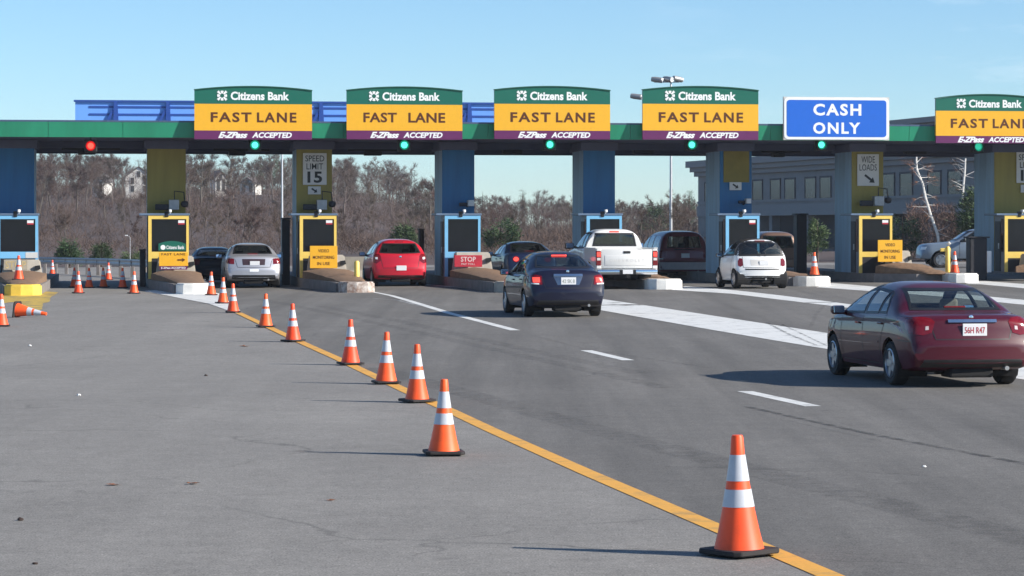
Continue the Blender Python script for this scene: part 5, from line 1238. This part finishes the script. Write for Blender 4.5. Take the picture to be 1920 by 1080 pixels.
# ---- silver sedan
S = sedan()
S['patches'] = [q for q in S['patches'] if q[0] not in ('tail_light', 'tail_light_side', 'lower_valance', 'side_moulding')] + [('tail_light', 'rear2', [(0.60, 0.76), (0.60, 0.93), (0.82, 0.94), (0.84, 0.77)], m_tail), ('tail_light_side', 'left', [(0.14, 0.78), (0.18, 0.94), (0.30, 0.92), (0.27, 0.80)], m_tail),
    ('plate_recess', 'rear', [(-0.34, 0.73), (0.34, 0.73), (0.36, 0.92), (-0.36, 0.92)], M('dark_plum_panel', (0.045, 0.022, 0.03), 0.4)), ('lower_valance', 'rear', [(-0.68, 0.285), (0.68, 0.285), (0.66, 0.42), (-0.66, 0.42)], m_trimblk), ('bumper_sticker', 'rear', [(-0.13, 0.52), (0.15, 0.52), (0.15, 0.60), (-0.13, 0.60)], m_swhite)]
t, B = build_car(S, 'sedan', 'silver sedan waiting between the two yellow booths', 'car', car_at(432, 514, 539.5, 0), R(8.5), paint('paint_silver', (0.50, 0.50, 0.53), 0.6, 0.3), (1.06, 1.05, 1.045),
    dict(plate=(0.03, 0.79, None, '', 0.30, 0.13), off_plate_recess=0.003, off_bumper_sticker=0.008, third_mat=m_tail))
# ---- dark sedan ahead of it
t, B = build_car(sedan(), 'sedan', 'dark navy sedan half hidden behind the first yellow booth', 'car', car_at(365, 438, 532, 0), R(8), paint('paint_midnight', (0.010, 0.014, 0.030), 0.3), (1.02, 1.0, 0.93), dict(plate=None))
# ---- dark blue coupe
S = sedan(); S['top'] = [(y, z - (0.03 if z > 1.2 else 0)) for y, z in S['top']]
S['patches'] = [q for q in S['patches'] if q[0] not in ('tail_light', 'tail_light_side')] + [('tail_light', 'rear2', [(0.52 + 0.12 * math.cos(R(30 * k)), 0.83 + 0.10 * math.sin(R(30 * k))) for k in range(12)], m_tail), ('brake_lamp', 'rear', [(-0.52 + 0.085 * math.cos(R(30 * k)), 0.83 + 0.07 * math.sin(R(30 * k))) for k in range(12)], m_tail_on)]
S['windows'] = [(n, a, [(x, z - 0.025) for x, z in p] if n in ('rear_window', 'windscreen') else p) for n, a, p in S['windows'] if not (n == 'side_window' and p[0][0] < 1.4)]
t, B = build_car(S, 'coupe', 'dark blue coupe with one round red lamp visible, beyond the red stop board', 'car', car_at(950, 1030, 534, 0), R(9), paint('paint_deep_blue', (0.010, 0.020, 0.060), 0.3), (1.04, 1.0, 1.06), dict(plate=None, off_brake_lamp=0.012, badge=(0.97, 0.04), seat_mat=m_seat_b))
# ---- red hatchback
def hatch(**kw):
    S = dict(L=4.3, W=0.85, axles=(0.72, 3.32), wheel=0.30, track=1.49, floor=0.25, tumble=0.34, n=3.6, curve_r=0.16,
      top=[(0, 0.58), (0.03, 0.66), (0.06, 0.72), (0.09, 0.90), (0.14, 1.02), (0.22, 1.10), (0.36, 1.26), (0.48, 1.41), (0.58, 1.475), (0.9, 1.52), (1.6, 1.54), (2.1, 1.51), (2.5, 1.42), (3.1, 1.09), (3.25, 1.02), (3.6, 0.95), (4.0, 0.84), (4.2, 0.72), (4.3, 0.56)],
      belt=[(0, 0.53), (0.06, 0.64), (0.10, 0.84), (0.25, 0.98), (1.0, 0.97), (2.5, 0.93), (3.2, 0.90), (4.0, 0.74), (4.25, 0.58), (4.3, 0.5)],
      low=[(0, 0.34), (0.10, 0.27), (0.4, 0.22), (3.9, 0.2), (4.3, 0.28)],
      plan=[(0, 0.77), (0.06, 0.80), (0.2, 0.825), (0.6, 0.85), (3.0, 0.85), (3.7, 0.83), (4.1, 0.74), (4.3, 0.60)],
      windows=[('rear_window', 'rear', [(-0.63, 1.10), (-0.50, 1.085), (0, 1.07), (0.50, 1.085), (0.63, 1.10), (0.58, 1.22), (0.50, 1.385), (-0.50, 1.385), (-0.58, 1.22)]),
               ('windscreen', 'front', [(-0.66, 1.06), (0.66, 1.06), (0.54, 1.42), (-0.54, 1.42)]),
               ('side_window', 'left', [(0.72, 1.12), (0.86, 1.36), (1.42, 1.42), (1.42, 1.04), (0.90, 1.05)]),
               ('side_window', 'left', [(1.50, 1.03), (1.50, 1.425), (1.95, 1.41), (2.35, 1.30), (2.85, 1.02), (2.85, 0.99)])],
      gaps=[('rear', [(-0.64, 1.06), (-0.60, 0.90), (-0.54, 0.60), (0.54, 0.60), (0.60, 0.90), (0.64, 1.06)]), ('left', [(1.46, 1.0), (1.44, 0.28)]), ('left', [(0.95, 1.0), (1.05, 0.7), (1.12, 0.28)]), ('left', [(2.88, 0.92), (2.84, 0.28)])],
      patches=[('tail_light', 'rear2', [(0.60, 0.84), (0.60, 0.98), (0.66, 1.06), (0.80, 1.04), (0.82, 0.78), (0.74, 0.74)], m_tail), ('tail_light_side', 'left', [(0.20, 0.78), (0.24, 1.04), (0.36, 1.0), (0.30, 0.80)], m_tail),
               ('reverse_lamp', 'rear2', [(0.70, 0.88), (0.77, 0.89), (0.77, 0.95), (0.70, 0.95)], m_swhite), ('lower_valance', 'rear', [(-0.70, 0.285), (0.70, 0.285), (0.68, 0.37), (-0.68, 0.37)], m_trimblk)],
      mirror=(2.65, 0.98), handles=[(1.2, 0.90), (2.05, 0.88)], seats=(1.9, 1.05, 0.92, 0.36, 1.35), dash=(2.75, 0.98, 0.66))
    S['opts'] = dict(plate=(0.02, 0.60, None, '', 0.31, 0.16), badge=(0.96, 0.04), mirror_mat=m_trimblk, off_reverse_lamp=0.011, third=(0, 1.44, 0.26, 0.03), third_mat=m_tail)
    S.update(kw); return S
t, B = build_car(hatch(), 'hatchback', 'bright red hatchback at the booth with the stop board', 'car', car_at(702, 792, 536.5, 0), R(9), paint('paint_red', (0.52, 0.012, 0.030), 0.1), (1.08, 1.0, 1.03), {})
# ---- maroon minivan
def van(**kw):
    S = dict(L=4.8, W=0.97, axles=(0.90, 3.80), wheel=0.335, track=1.62, floor=0.26, tumble=0.24, n=4.2, curve_r=0.13,
      top=[(0, 0.62), (0.03, 0.68), (0.06, 0.74), (0.08, 0.92), (0.11, 1.06), (0.20, 1.35), (0.30, 1.60), (0.38, 1.69), (0.55, 1.735), (1.5, 1.76), (2.6, 1.73), (3.0, 1.62), (3.7, 1.16), (3.9, 1.05), (4.3, 0.93), (4.65, 0.80), (4.8, 0.58)],
      belt=[(0, 0.56), (0.06, 0.66), (0.09, 0.86), (0.2, 1.02), (1.0, 1.04), (3.0, 1.00), (3.8, 0.94), (4.5, 0.76), (4.8, 0.5)],
      low=[(0, 0.36), (0.10, 0.30), (0.4, 0.25), (4.3, 0.22), (4.8, 0.30)],
      plan=[(0, 0.88), (0.06, 0.91), (0.2, 0.94), (0.6, 0.965), (3.4, 0.97), (4.2, 0.92), (4.6, 0.80), (4.8, 0.66)],
      windows=[('rear_window', 'rear', [(-0.68, 1.12), (0.68, 1.12), (0.60, 1.58), (-0.60, 1.58)]), ('windscreen', 'front', [(-0.74, 1.14), (0.74, 1.14), (0.62, 1.60), (-0.62, 1.60)]),
               ('side_window', 'left', [(0.46, 1.14), (0.56, 1.56), (1.50, 1.60), (1.50, 1.11)]), ('side_window', 'left', [(1.60, 1.11), (1.60, 1.60), (2.40, 1.60), (2.40, 1.09)]), ('side_window', 'left', [(2.50, 1.09), (2.50, 1.59), (2.85, 1.52), (3.50, 1.10)])],
      gaps=[('rear', [(-0.78, 1.60), (-0.80, 1.0), (-0.76, 0.66), (0.76, 0.66), (0.80, 1.0), (0.78, 1.60)]), ('left', [(2.45, 1.05), (2.44, 0.30)]), ('left', [(1.55, 1.05), (1.50, 0.30)])],
      patches=[('tail_light', 'rear2', [(0.70, 0.80), (0.70, 1.02), (0.84, 1.06), (0.93, 1.02), (0.94, 0.78)], m_tail), ('tail_light_side', 'left', [(0.15, 0.80), (0.18, 1.04), (0.27, 1.02), (0.24, 0.80)], m_tail), ('reverse_lamp', 'rear2', [(0.80, 0.73), (0.92, 0.74), (0.92, 0.78), (0.80, 0.775)], m_swhite),
               ('bumper', 'rear', [(-0.90, 0.37), (0.90, 0.37), (0.93, 0.63), (-0.93, 0.63)], M('grey_bumper', (0.50, 0.47, 0.47), 0.6))],
      mirror=(3.35, 1.06), handles=[(1.75, 0.98), (2.65, 0.97)], seats=(2.6, 1.4, 1.02, 0.42, 1.5), dash=(3.5, 1.08, 0.75))
    S['opts'] = dict(plate=(0.02, 0.87, None, '', 0.31, 0.16), mirror_mat=m_trimblk, off_reverse_lamp=0.011, exhaust=(0.5, 0.3))
    S.update(kw); return S
PM = paint('paint_maroon', (0.22, 0.06, 0.075), 0.0)
t, B = build_car(van(), 'minivan', 'dark maroon minivan with a grey rear bumper, right of the white pickup', 'minivan', car_at(1236, 1314, 524, 0), R(9), PM, (1.0, 1.0, 1.02), dict(surround_mat=PM, glass=m_glass))
S = van(); S['patches'] = [q for q in S['patches'] if q[0] != 'bumper']
t, B = build_car(S, 'suv', 'tan brown sport utility vehicle seen over the right shoulder of the small white car', 'suv', car_at(1417, 1486, 516, 0), R(9), paint('paint_bronze', (0.20, 0.12, 0.085), 0.4), (0.95, 0.9, 0.99), dict(plate=None))
# ---- small white two seater
S = dict(L=2.70, W=0.78, axles=(0.42, 2.29), wheel=0.295, track=1.38, floor=0.26, tumble=0.30, n=3.4, curve_r=0.16, curve_f=0.2,
      top=[(0, 0.60), (0.03, 0.68), (0.05, 0.74), (0.07, 0.90), (0.10, 1.00), (0.16, 1.10), (0.26, 1.32), (0.36, 1.46), (0.5, 1.525), (0.9, 1.55), (1.3, 1.53), (1.6, 1.44), (2.15, 1.04), (2.3, 0.95), (2.55, 0.82), (2.66, 0.68), (2.70, 0.56)],
      belt=[(0, 0.55), (0.05, 0.66), (0.08, 0.88), (0.2, 1.00), (1.0, 0.98), (2.0, 0.92), (2.4, 0.80), (2.7, 0.5)], low=[(0, 0.36), (0.1, 0.29), (0.3, 0.25), (2.4, 0.22), (2.7, 0.3)],
      plan=[(0, 0.71), (0.06, 0.745), (0.2, 0.77), (0.5, 0.78), (1.9, 0.775), (2.3, 0.74), (2.6, 0.62), (2.7, 0.50)],
      windows=[('rear_window', 'rear', [(-0.62, 1.055), (0.62, 1.055), (0.60, 1.20), (0.50, 1.43), (-0.50, 1.43), (-0.60, 1.20)]), ('windscreen', 'front', [(-0.60, 1.04), (0.60, 1.04), (0.50, 1.43), (-0.50, 1.43)]), ('side_window', 'left', [(0.55, 1.06), (0.62, 1.38), (1.15, 1.43), (1.45, 1.36), (1.90, 1.02)])],
      gaps=[('rear', [(-0.58, 0.99), (-0.56, 0.66), (0.56, 0.66), (0.58, 0.99)]), ('left', [(0.62, 1.0), (0.75, 0.6), (0.80, 0.30)]), ('left', [(1.92, 0.95), (1.90, 0.30)])],
      patches=[('tail_light', 'rear2', [(0.57, 0.72), (0.57, 0.93), (0.66, 0.95), (0.71, 0.86), (0.71, 0.72), (0.64, 0.68)], m_tail), ('lower_valance', 'rear', [(-0.72, 0.30), (0.72, 0.30), (0.71, 0.40), (-0.71, 0.40)], m_trimblk), ('grille_slot', 'rear', [(-0.50, 0.585), (0.50, 0.585), (0.52, 0.625), (-0.52, 0.625)], m_trimblk), ('tailgate_recess', 'rear', [(-0.34, 0.72), (0.34, 0.72), (0.36, 0.90), (-0.36, 0.90)], m_sgrey),
               ('roof_panel', 'top', [(-0.52, 0.46), (0.52, 0.46), (0.52, 1.50), (-0.52, 1.50)], m_trimblk), ('safety_cell', 'left', [(0.10, 1.02), (0.24, 1.26), (0.36, 1.40), (0.52, 1.40), (0.48, 1.04)], m_trimblk)],
      mirror=(1.75, 0.98), seats=(1.05, 0.75, 0.92, 0.32, 1.35), dash=(1.85, 0.98, 0.6))
S['opts'] = dict(plate=(0.05, 0.80, None, '', 0.28, 0.13), mirror_mat=m_trimblk, third=(0, 1.475, 0.30, 0.045), third_mat=m_tail, surround=0.045, off_tailgate_recess=0.003, exhaust=(0.1, 0.3), off_roof_panel=0.004, off_safety_cell=0.004)
t, B = build_car(S, 'microcar', 'tiny white two seat car with a black roof and rear window', 'car', car_at(1385, 1462, 541, 0), R(10), paint('paint_white', (0.78, 0.78, 0.77), 0.0), (1.06, 1.05, 1.0), {})
# ---- pickups
def pickup(ploc, yaw, label, P_, lit, scale=(1, 1, 1)):
    S = dict(L=5.75, W=0.98, y0=2.02, axles=(1.25, 4.75), wheel=0.385, wheel_w=0.26, track=1.66, floor=0.42, tumble=0.30, n=4.0, curve_r=0.03, curve_f=0.14, caprings=22, arch_gap=0.07, arch_dz=0.02,
      top=[(2.02, 1.72), (2.06, 1.80), (2.12, 1.85), (2.5, 1.88), (3.1, 1.875), (3.4, 1.80), (4.05, 1.36), (4.2, 1.29), (4.8, 1.22), (5.4, 1.16), (5.62, 1.06), (5.70, 0.9), (5.75, 0.62)],
      belt=[(2.02, 1.22), (3.6, 1.22), (4.2, 1.18), (5.3, 1.06), (5.7, 0.8), (5.75, 0.55)], low=[(2.02, 0.44), (5.4, 0.42), (5.75, 0.46)],
      plan=[(2.02, 0.965), (2.3, 0.98), (4.2, 0.98), (5.2, 0.97), (5.6, 0.90), (5.75, 0.84)],
      windows=[('rear_window', 'rear', [(-0.68, 1.36), (0.68, 1.36), (0.60, 1.72), (-0.60, 1.72)]), ('windscreen', 'front', [(-0.76, 1.36), (0.76, 1.36), (0.62, 1.76), (-0.62, 1.76)]),
               ('side_window', 'left', [(2.22, 1.30), (2.22, 1.72), (2.62, 1.75), (2.62, 1.28)]), ('side_window', 'left', [(2.72, 1.28), (2.72, 1.75), (3.20, 1.73), (3.85, 1.30), (3.85, 1.27)])],
      gaps=[('left', [(2.68, 1.24), (2.66, 0.50)]), ('left', [(3.92, 1.22), (3.90, 0.50)])], patches=[('headlight', 'front2', [(0.60, 0.86), (0.90, 0.88), (0.90, 1.02), (0.60, 1.02)], m_swhite)],
      mirror=(3.75, 1.28), mirror_size=1.5, handles=[(2.85, 1.12)], seats=(3.0, 2.45, 1.16, 0.44, 1.6), dash=(3.9, 1.24, 0.8))
    S['opts'] = dict(mirror_mat=m_trimblk, glass_rear_window=m_glass_d, surround=0.03, third=(0, 1.79, 0.30, 0.05), third_mat=m_tail_on if lit else m_tail, rim=m_rim)
    t, B = build_car(S, 'pickup_truck', label, 'pickup truck', ploc, yaw, P_, scale, {})
    ry = 1.25
    # load bed: sides with wheel openings, floor, front wall
    bed = MB()
    for sg in (-1, 1):
        arch = [(1.25 + 0.47 * math.cos(R(a_)), 0.40 + 0.47 * math.sin(R(a_))) for a_ in range(170, 9, -10)]
        poly = [(0.06, 0.52), (0.06, 1.22), (0.12, 1.26), (2.0, 1.26), (2.0, 0.52)] + list(reversed([(y, max(0.52, z)) for y, z in arch]))
        bed.prism([(y - ry, z) for y, z in poly], sg * 0.97, sg * 0.90, 'X')
        bed.box(min(sg * 0.86, sg * 0.99), max(sg * 0.86, sg * 0.99), 0.06 - ry, 2.0 - ry, 1.262, 1.295, 0.01)
    bed.box(-0.90, 0.90, 0.10 - ry, 2.0 - ry, 0.62, 0.66); bed.box(-0.90, 0.90, 1.93 - ry, 2.0 - ry, 0.66, 1.22)
    bed.build('load_bed', P_, t)
    tg = MB(); tg.box(-0.80, 0.80, 0.0 - ry, 0.06 - ry, 0.66, 1.24, 0.02); tg.box(-0.70, 0.70, -0.012 - ry, 0.001 - ry, 0.74, 1.06, 0.006); tgo = tg.build('tailgate', P_, t, smooth=30)
    MB().box(-0.11, 0.11, -0.016 - ry, 0.004 - ry, 1.12, 1.19, 0.006).build('handle', m_trimblk, tgo)
    fit_text('CHEVROLET', 1.10, 0.085, 'lettering', m_sgrey, tgo, 0, 0.90, -0.0125 - ry, depth=0.003, track=1.5)
    for sg in (-1, 1):
        MB().box(min(sg * 0.805, sg * 0.965), max(sg * 0.805, sg * 0.965), 0.0 - ry, 0.12 - ry, 0.64, 1.25, 0.02).build('corner_panel', P_, t)
        tl = MB().box(min(sg * 0.815, sg * 0.972), max(sg * 0.815, sg * 0.972), -0.012 - ry, 0.10 - ry, 0.74, 1.20, 0.015).build('tail_light', m_tail, t)
        MB().box(min(sg * 0.835, sg * 0.95), max(sg * 0.835, sg * 0.95), -0.017 - ry, -0.0125 - ry, 0.90, 0.98, 0.002).build('reverse_lamp', m_sgrey, tl)
        MB().box(min(sg * 0.835, sg * 0.95), max(sg * 0.835, sg * 0.95), -0.017 - ry, -0.0125 - ry, 1.02, 1.16, 0.002).build('brake_lamp', m_tail_on if lit else m_tail, tl)
    b = MB(); b.box(-0.95, 0.95, -0.13 - ry, 0.05 - ry, 0.46, 0.62, 0.03); bo = b.build('bumper', m_chrome, t, smooth=30)
    MB().box(-0.26, 0.26, -0.135 - ry, -0.13 - ry, 0.47, 0.61).build('step_recess', m_trimblk, bo); MB().box(-0.16, 0.16, -0.15 - ry, -0.136 - ry, 0.48, 0.61, 0.004).build('licence_plate', m_plate, bo)
    MB().box(-0.06, 0.06, -0.22 - ry, -0.05 - ry, 0.36, 0.44, 0.01).box(-0.40, 0.40, 0.15 - ry, 2.6 - ry, 0.34, 0.50).build('chassis', m_under, t)
    return t
pickup(car_at(1118, 1204, 541, 0) , R(9), 'white pickup truck with a chrome bumper in the fourth lane from the left', paint('paint_truck_white', (0.74, 0.73, 0.70), 0.0), True, (1.0, 1.0, 1.0))
p = at(1762, 505); p = wpt(1762, 430, 128); p.z = gz(p.x, p.y)
pickup(p + Vector((3.42 * 1.0, 0, 0)), R(90), 'silver blue pickup crossing beyond the plaza, seen from its side', paint('paint_truck_silver', (0.20, 0.25, 0.31), 0.3), False, (1, 1, 0.95))

# ---------------------------------------------------------------- scraps lying on the asphalt
m_leaf = M('dry_leaf', (0.22, 0.085, 0.035), 0.8, var=0.3, scale=20); m_scrap = M('paper_scrap', (0.7, 0.7, 0.68), 0.7); m_clod = M('dark_clod', (0.04, 0.025, 0.02), 0.9)
def leaf(px, py, s, label):
    random.seed(px); o = MB(); n = 11; pts = []
    for k in range(n):
        an = 2 * math.pi * k / n; r_ = s * (1.0 if k % 2 else 0.55); pts.append((r_ * math.cos(an), r_ * 0.8 * math.sin(an), 0.002 + 0.22 * s * random.random()))
    c = Vector((0, 0, 0.003))
    for i in range(n): o.bm.faces.new([o.bm.verts.new(v) for v in (c, pts[i], pts[(i + 1) % n])])
    ob = o.build('dry_leaf', m_leaf); ob.location = at(px, py, 0.003); tag(ob, label, 'leaf')
leaf(213, 910, 0.075, 'rust brown dead leaf on the apron, the left one of two in line'); leaf(362, 908, 0.07, 'rust brown dead leaf on the apron, the right one of two in line'); leaf(620, 939, 0.045, 'tiny reddish leaf on the apron in front of the second nearest cone'); leaf(458, 650, 0.11, 'brown leaf on the apron left of the sixth cone')
def clod(px, py, s, label, mat, cat, name):
    random.seed(px); o = MB(); bmesh.ops.create_icosphere(o.bm, subdivisions=2, radius=s)
    for v in o.bm.verts: v.co *= random.uniform(0.75, 1.2); v.co.z *= 0.6
    ob = o.build(name, mat); ob.location = at(px, py, s * 0.35); tag(ob, label, cat)
clod(38, 976, 0.025, 'dark brown clod near the lower left corner', m_clod, 'pebble', 'pebble'); clod(66, 1058, 0.016, 'small dark stone at the bottom left edge', m_clod, 'pebble', 'pebble'); clod(386, 705, 0.025, 'dark clod in the middle of the apron', m_clod, 'pebble', 'pebble')
clod(148, 742, 0.026, 'white crumpled scrap on the apron', m_scrap, 'litter', 'paper_scrap'); clod(56, 649, 0.03, 'white scrap on the apron near the left edge', m_scrap, 'litter', 'paper_scrap'); clod(1733, 876, 0.018, 'white scrap on the dark lane below the dark red sedan', m_scrap, 'litter', 'paper_scrap')

# ---------------------------------------------------------------- a little haze in the air
hz = MB().box(-905, 905, -125, 1402, -1.2, 27).build('haze', None); hz['kind'] = 'stuff'
hm = bpy.data.materials.new('haze_air'); hm.use_nodes = True; hn = hm.node_tree; hn.nodes.clear()
ho = hn.nodes.new('ShaderNodeOutputMaterial'); hv = hn.nodes.new('ShaderNodeVolumePrincipled')
hv.inputs['Color'].default_value = (0.92, 0.94, 1.0, 1); hv.inputs['Density'].default_value = 0.0002; hv.inputs['Anisotropy'].default_value = 0.2
hn.links.new(hv.outputs[0], ho.inputs['Volume']); hz.data.materials.append(hm)
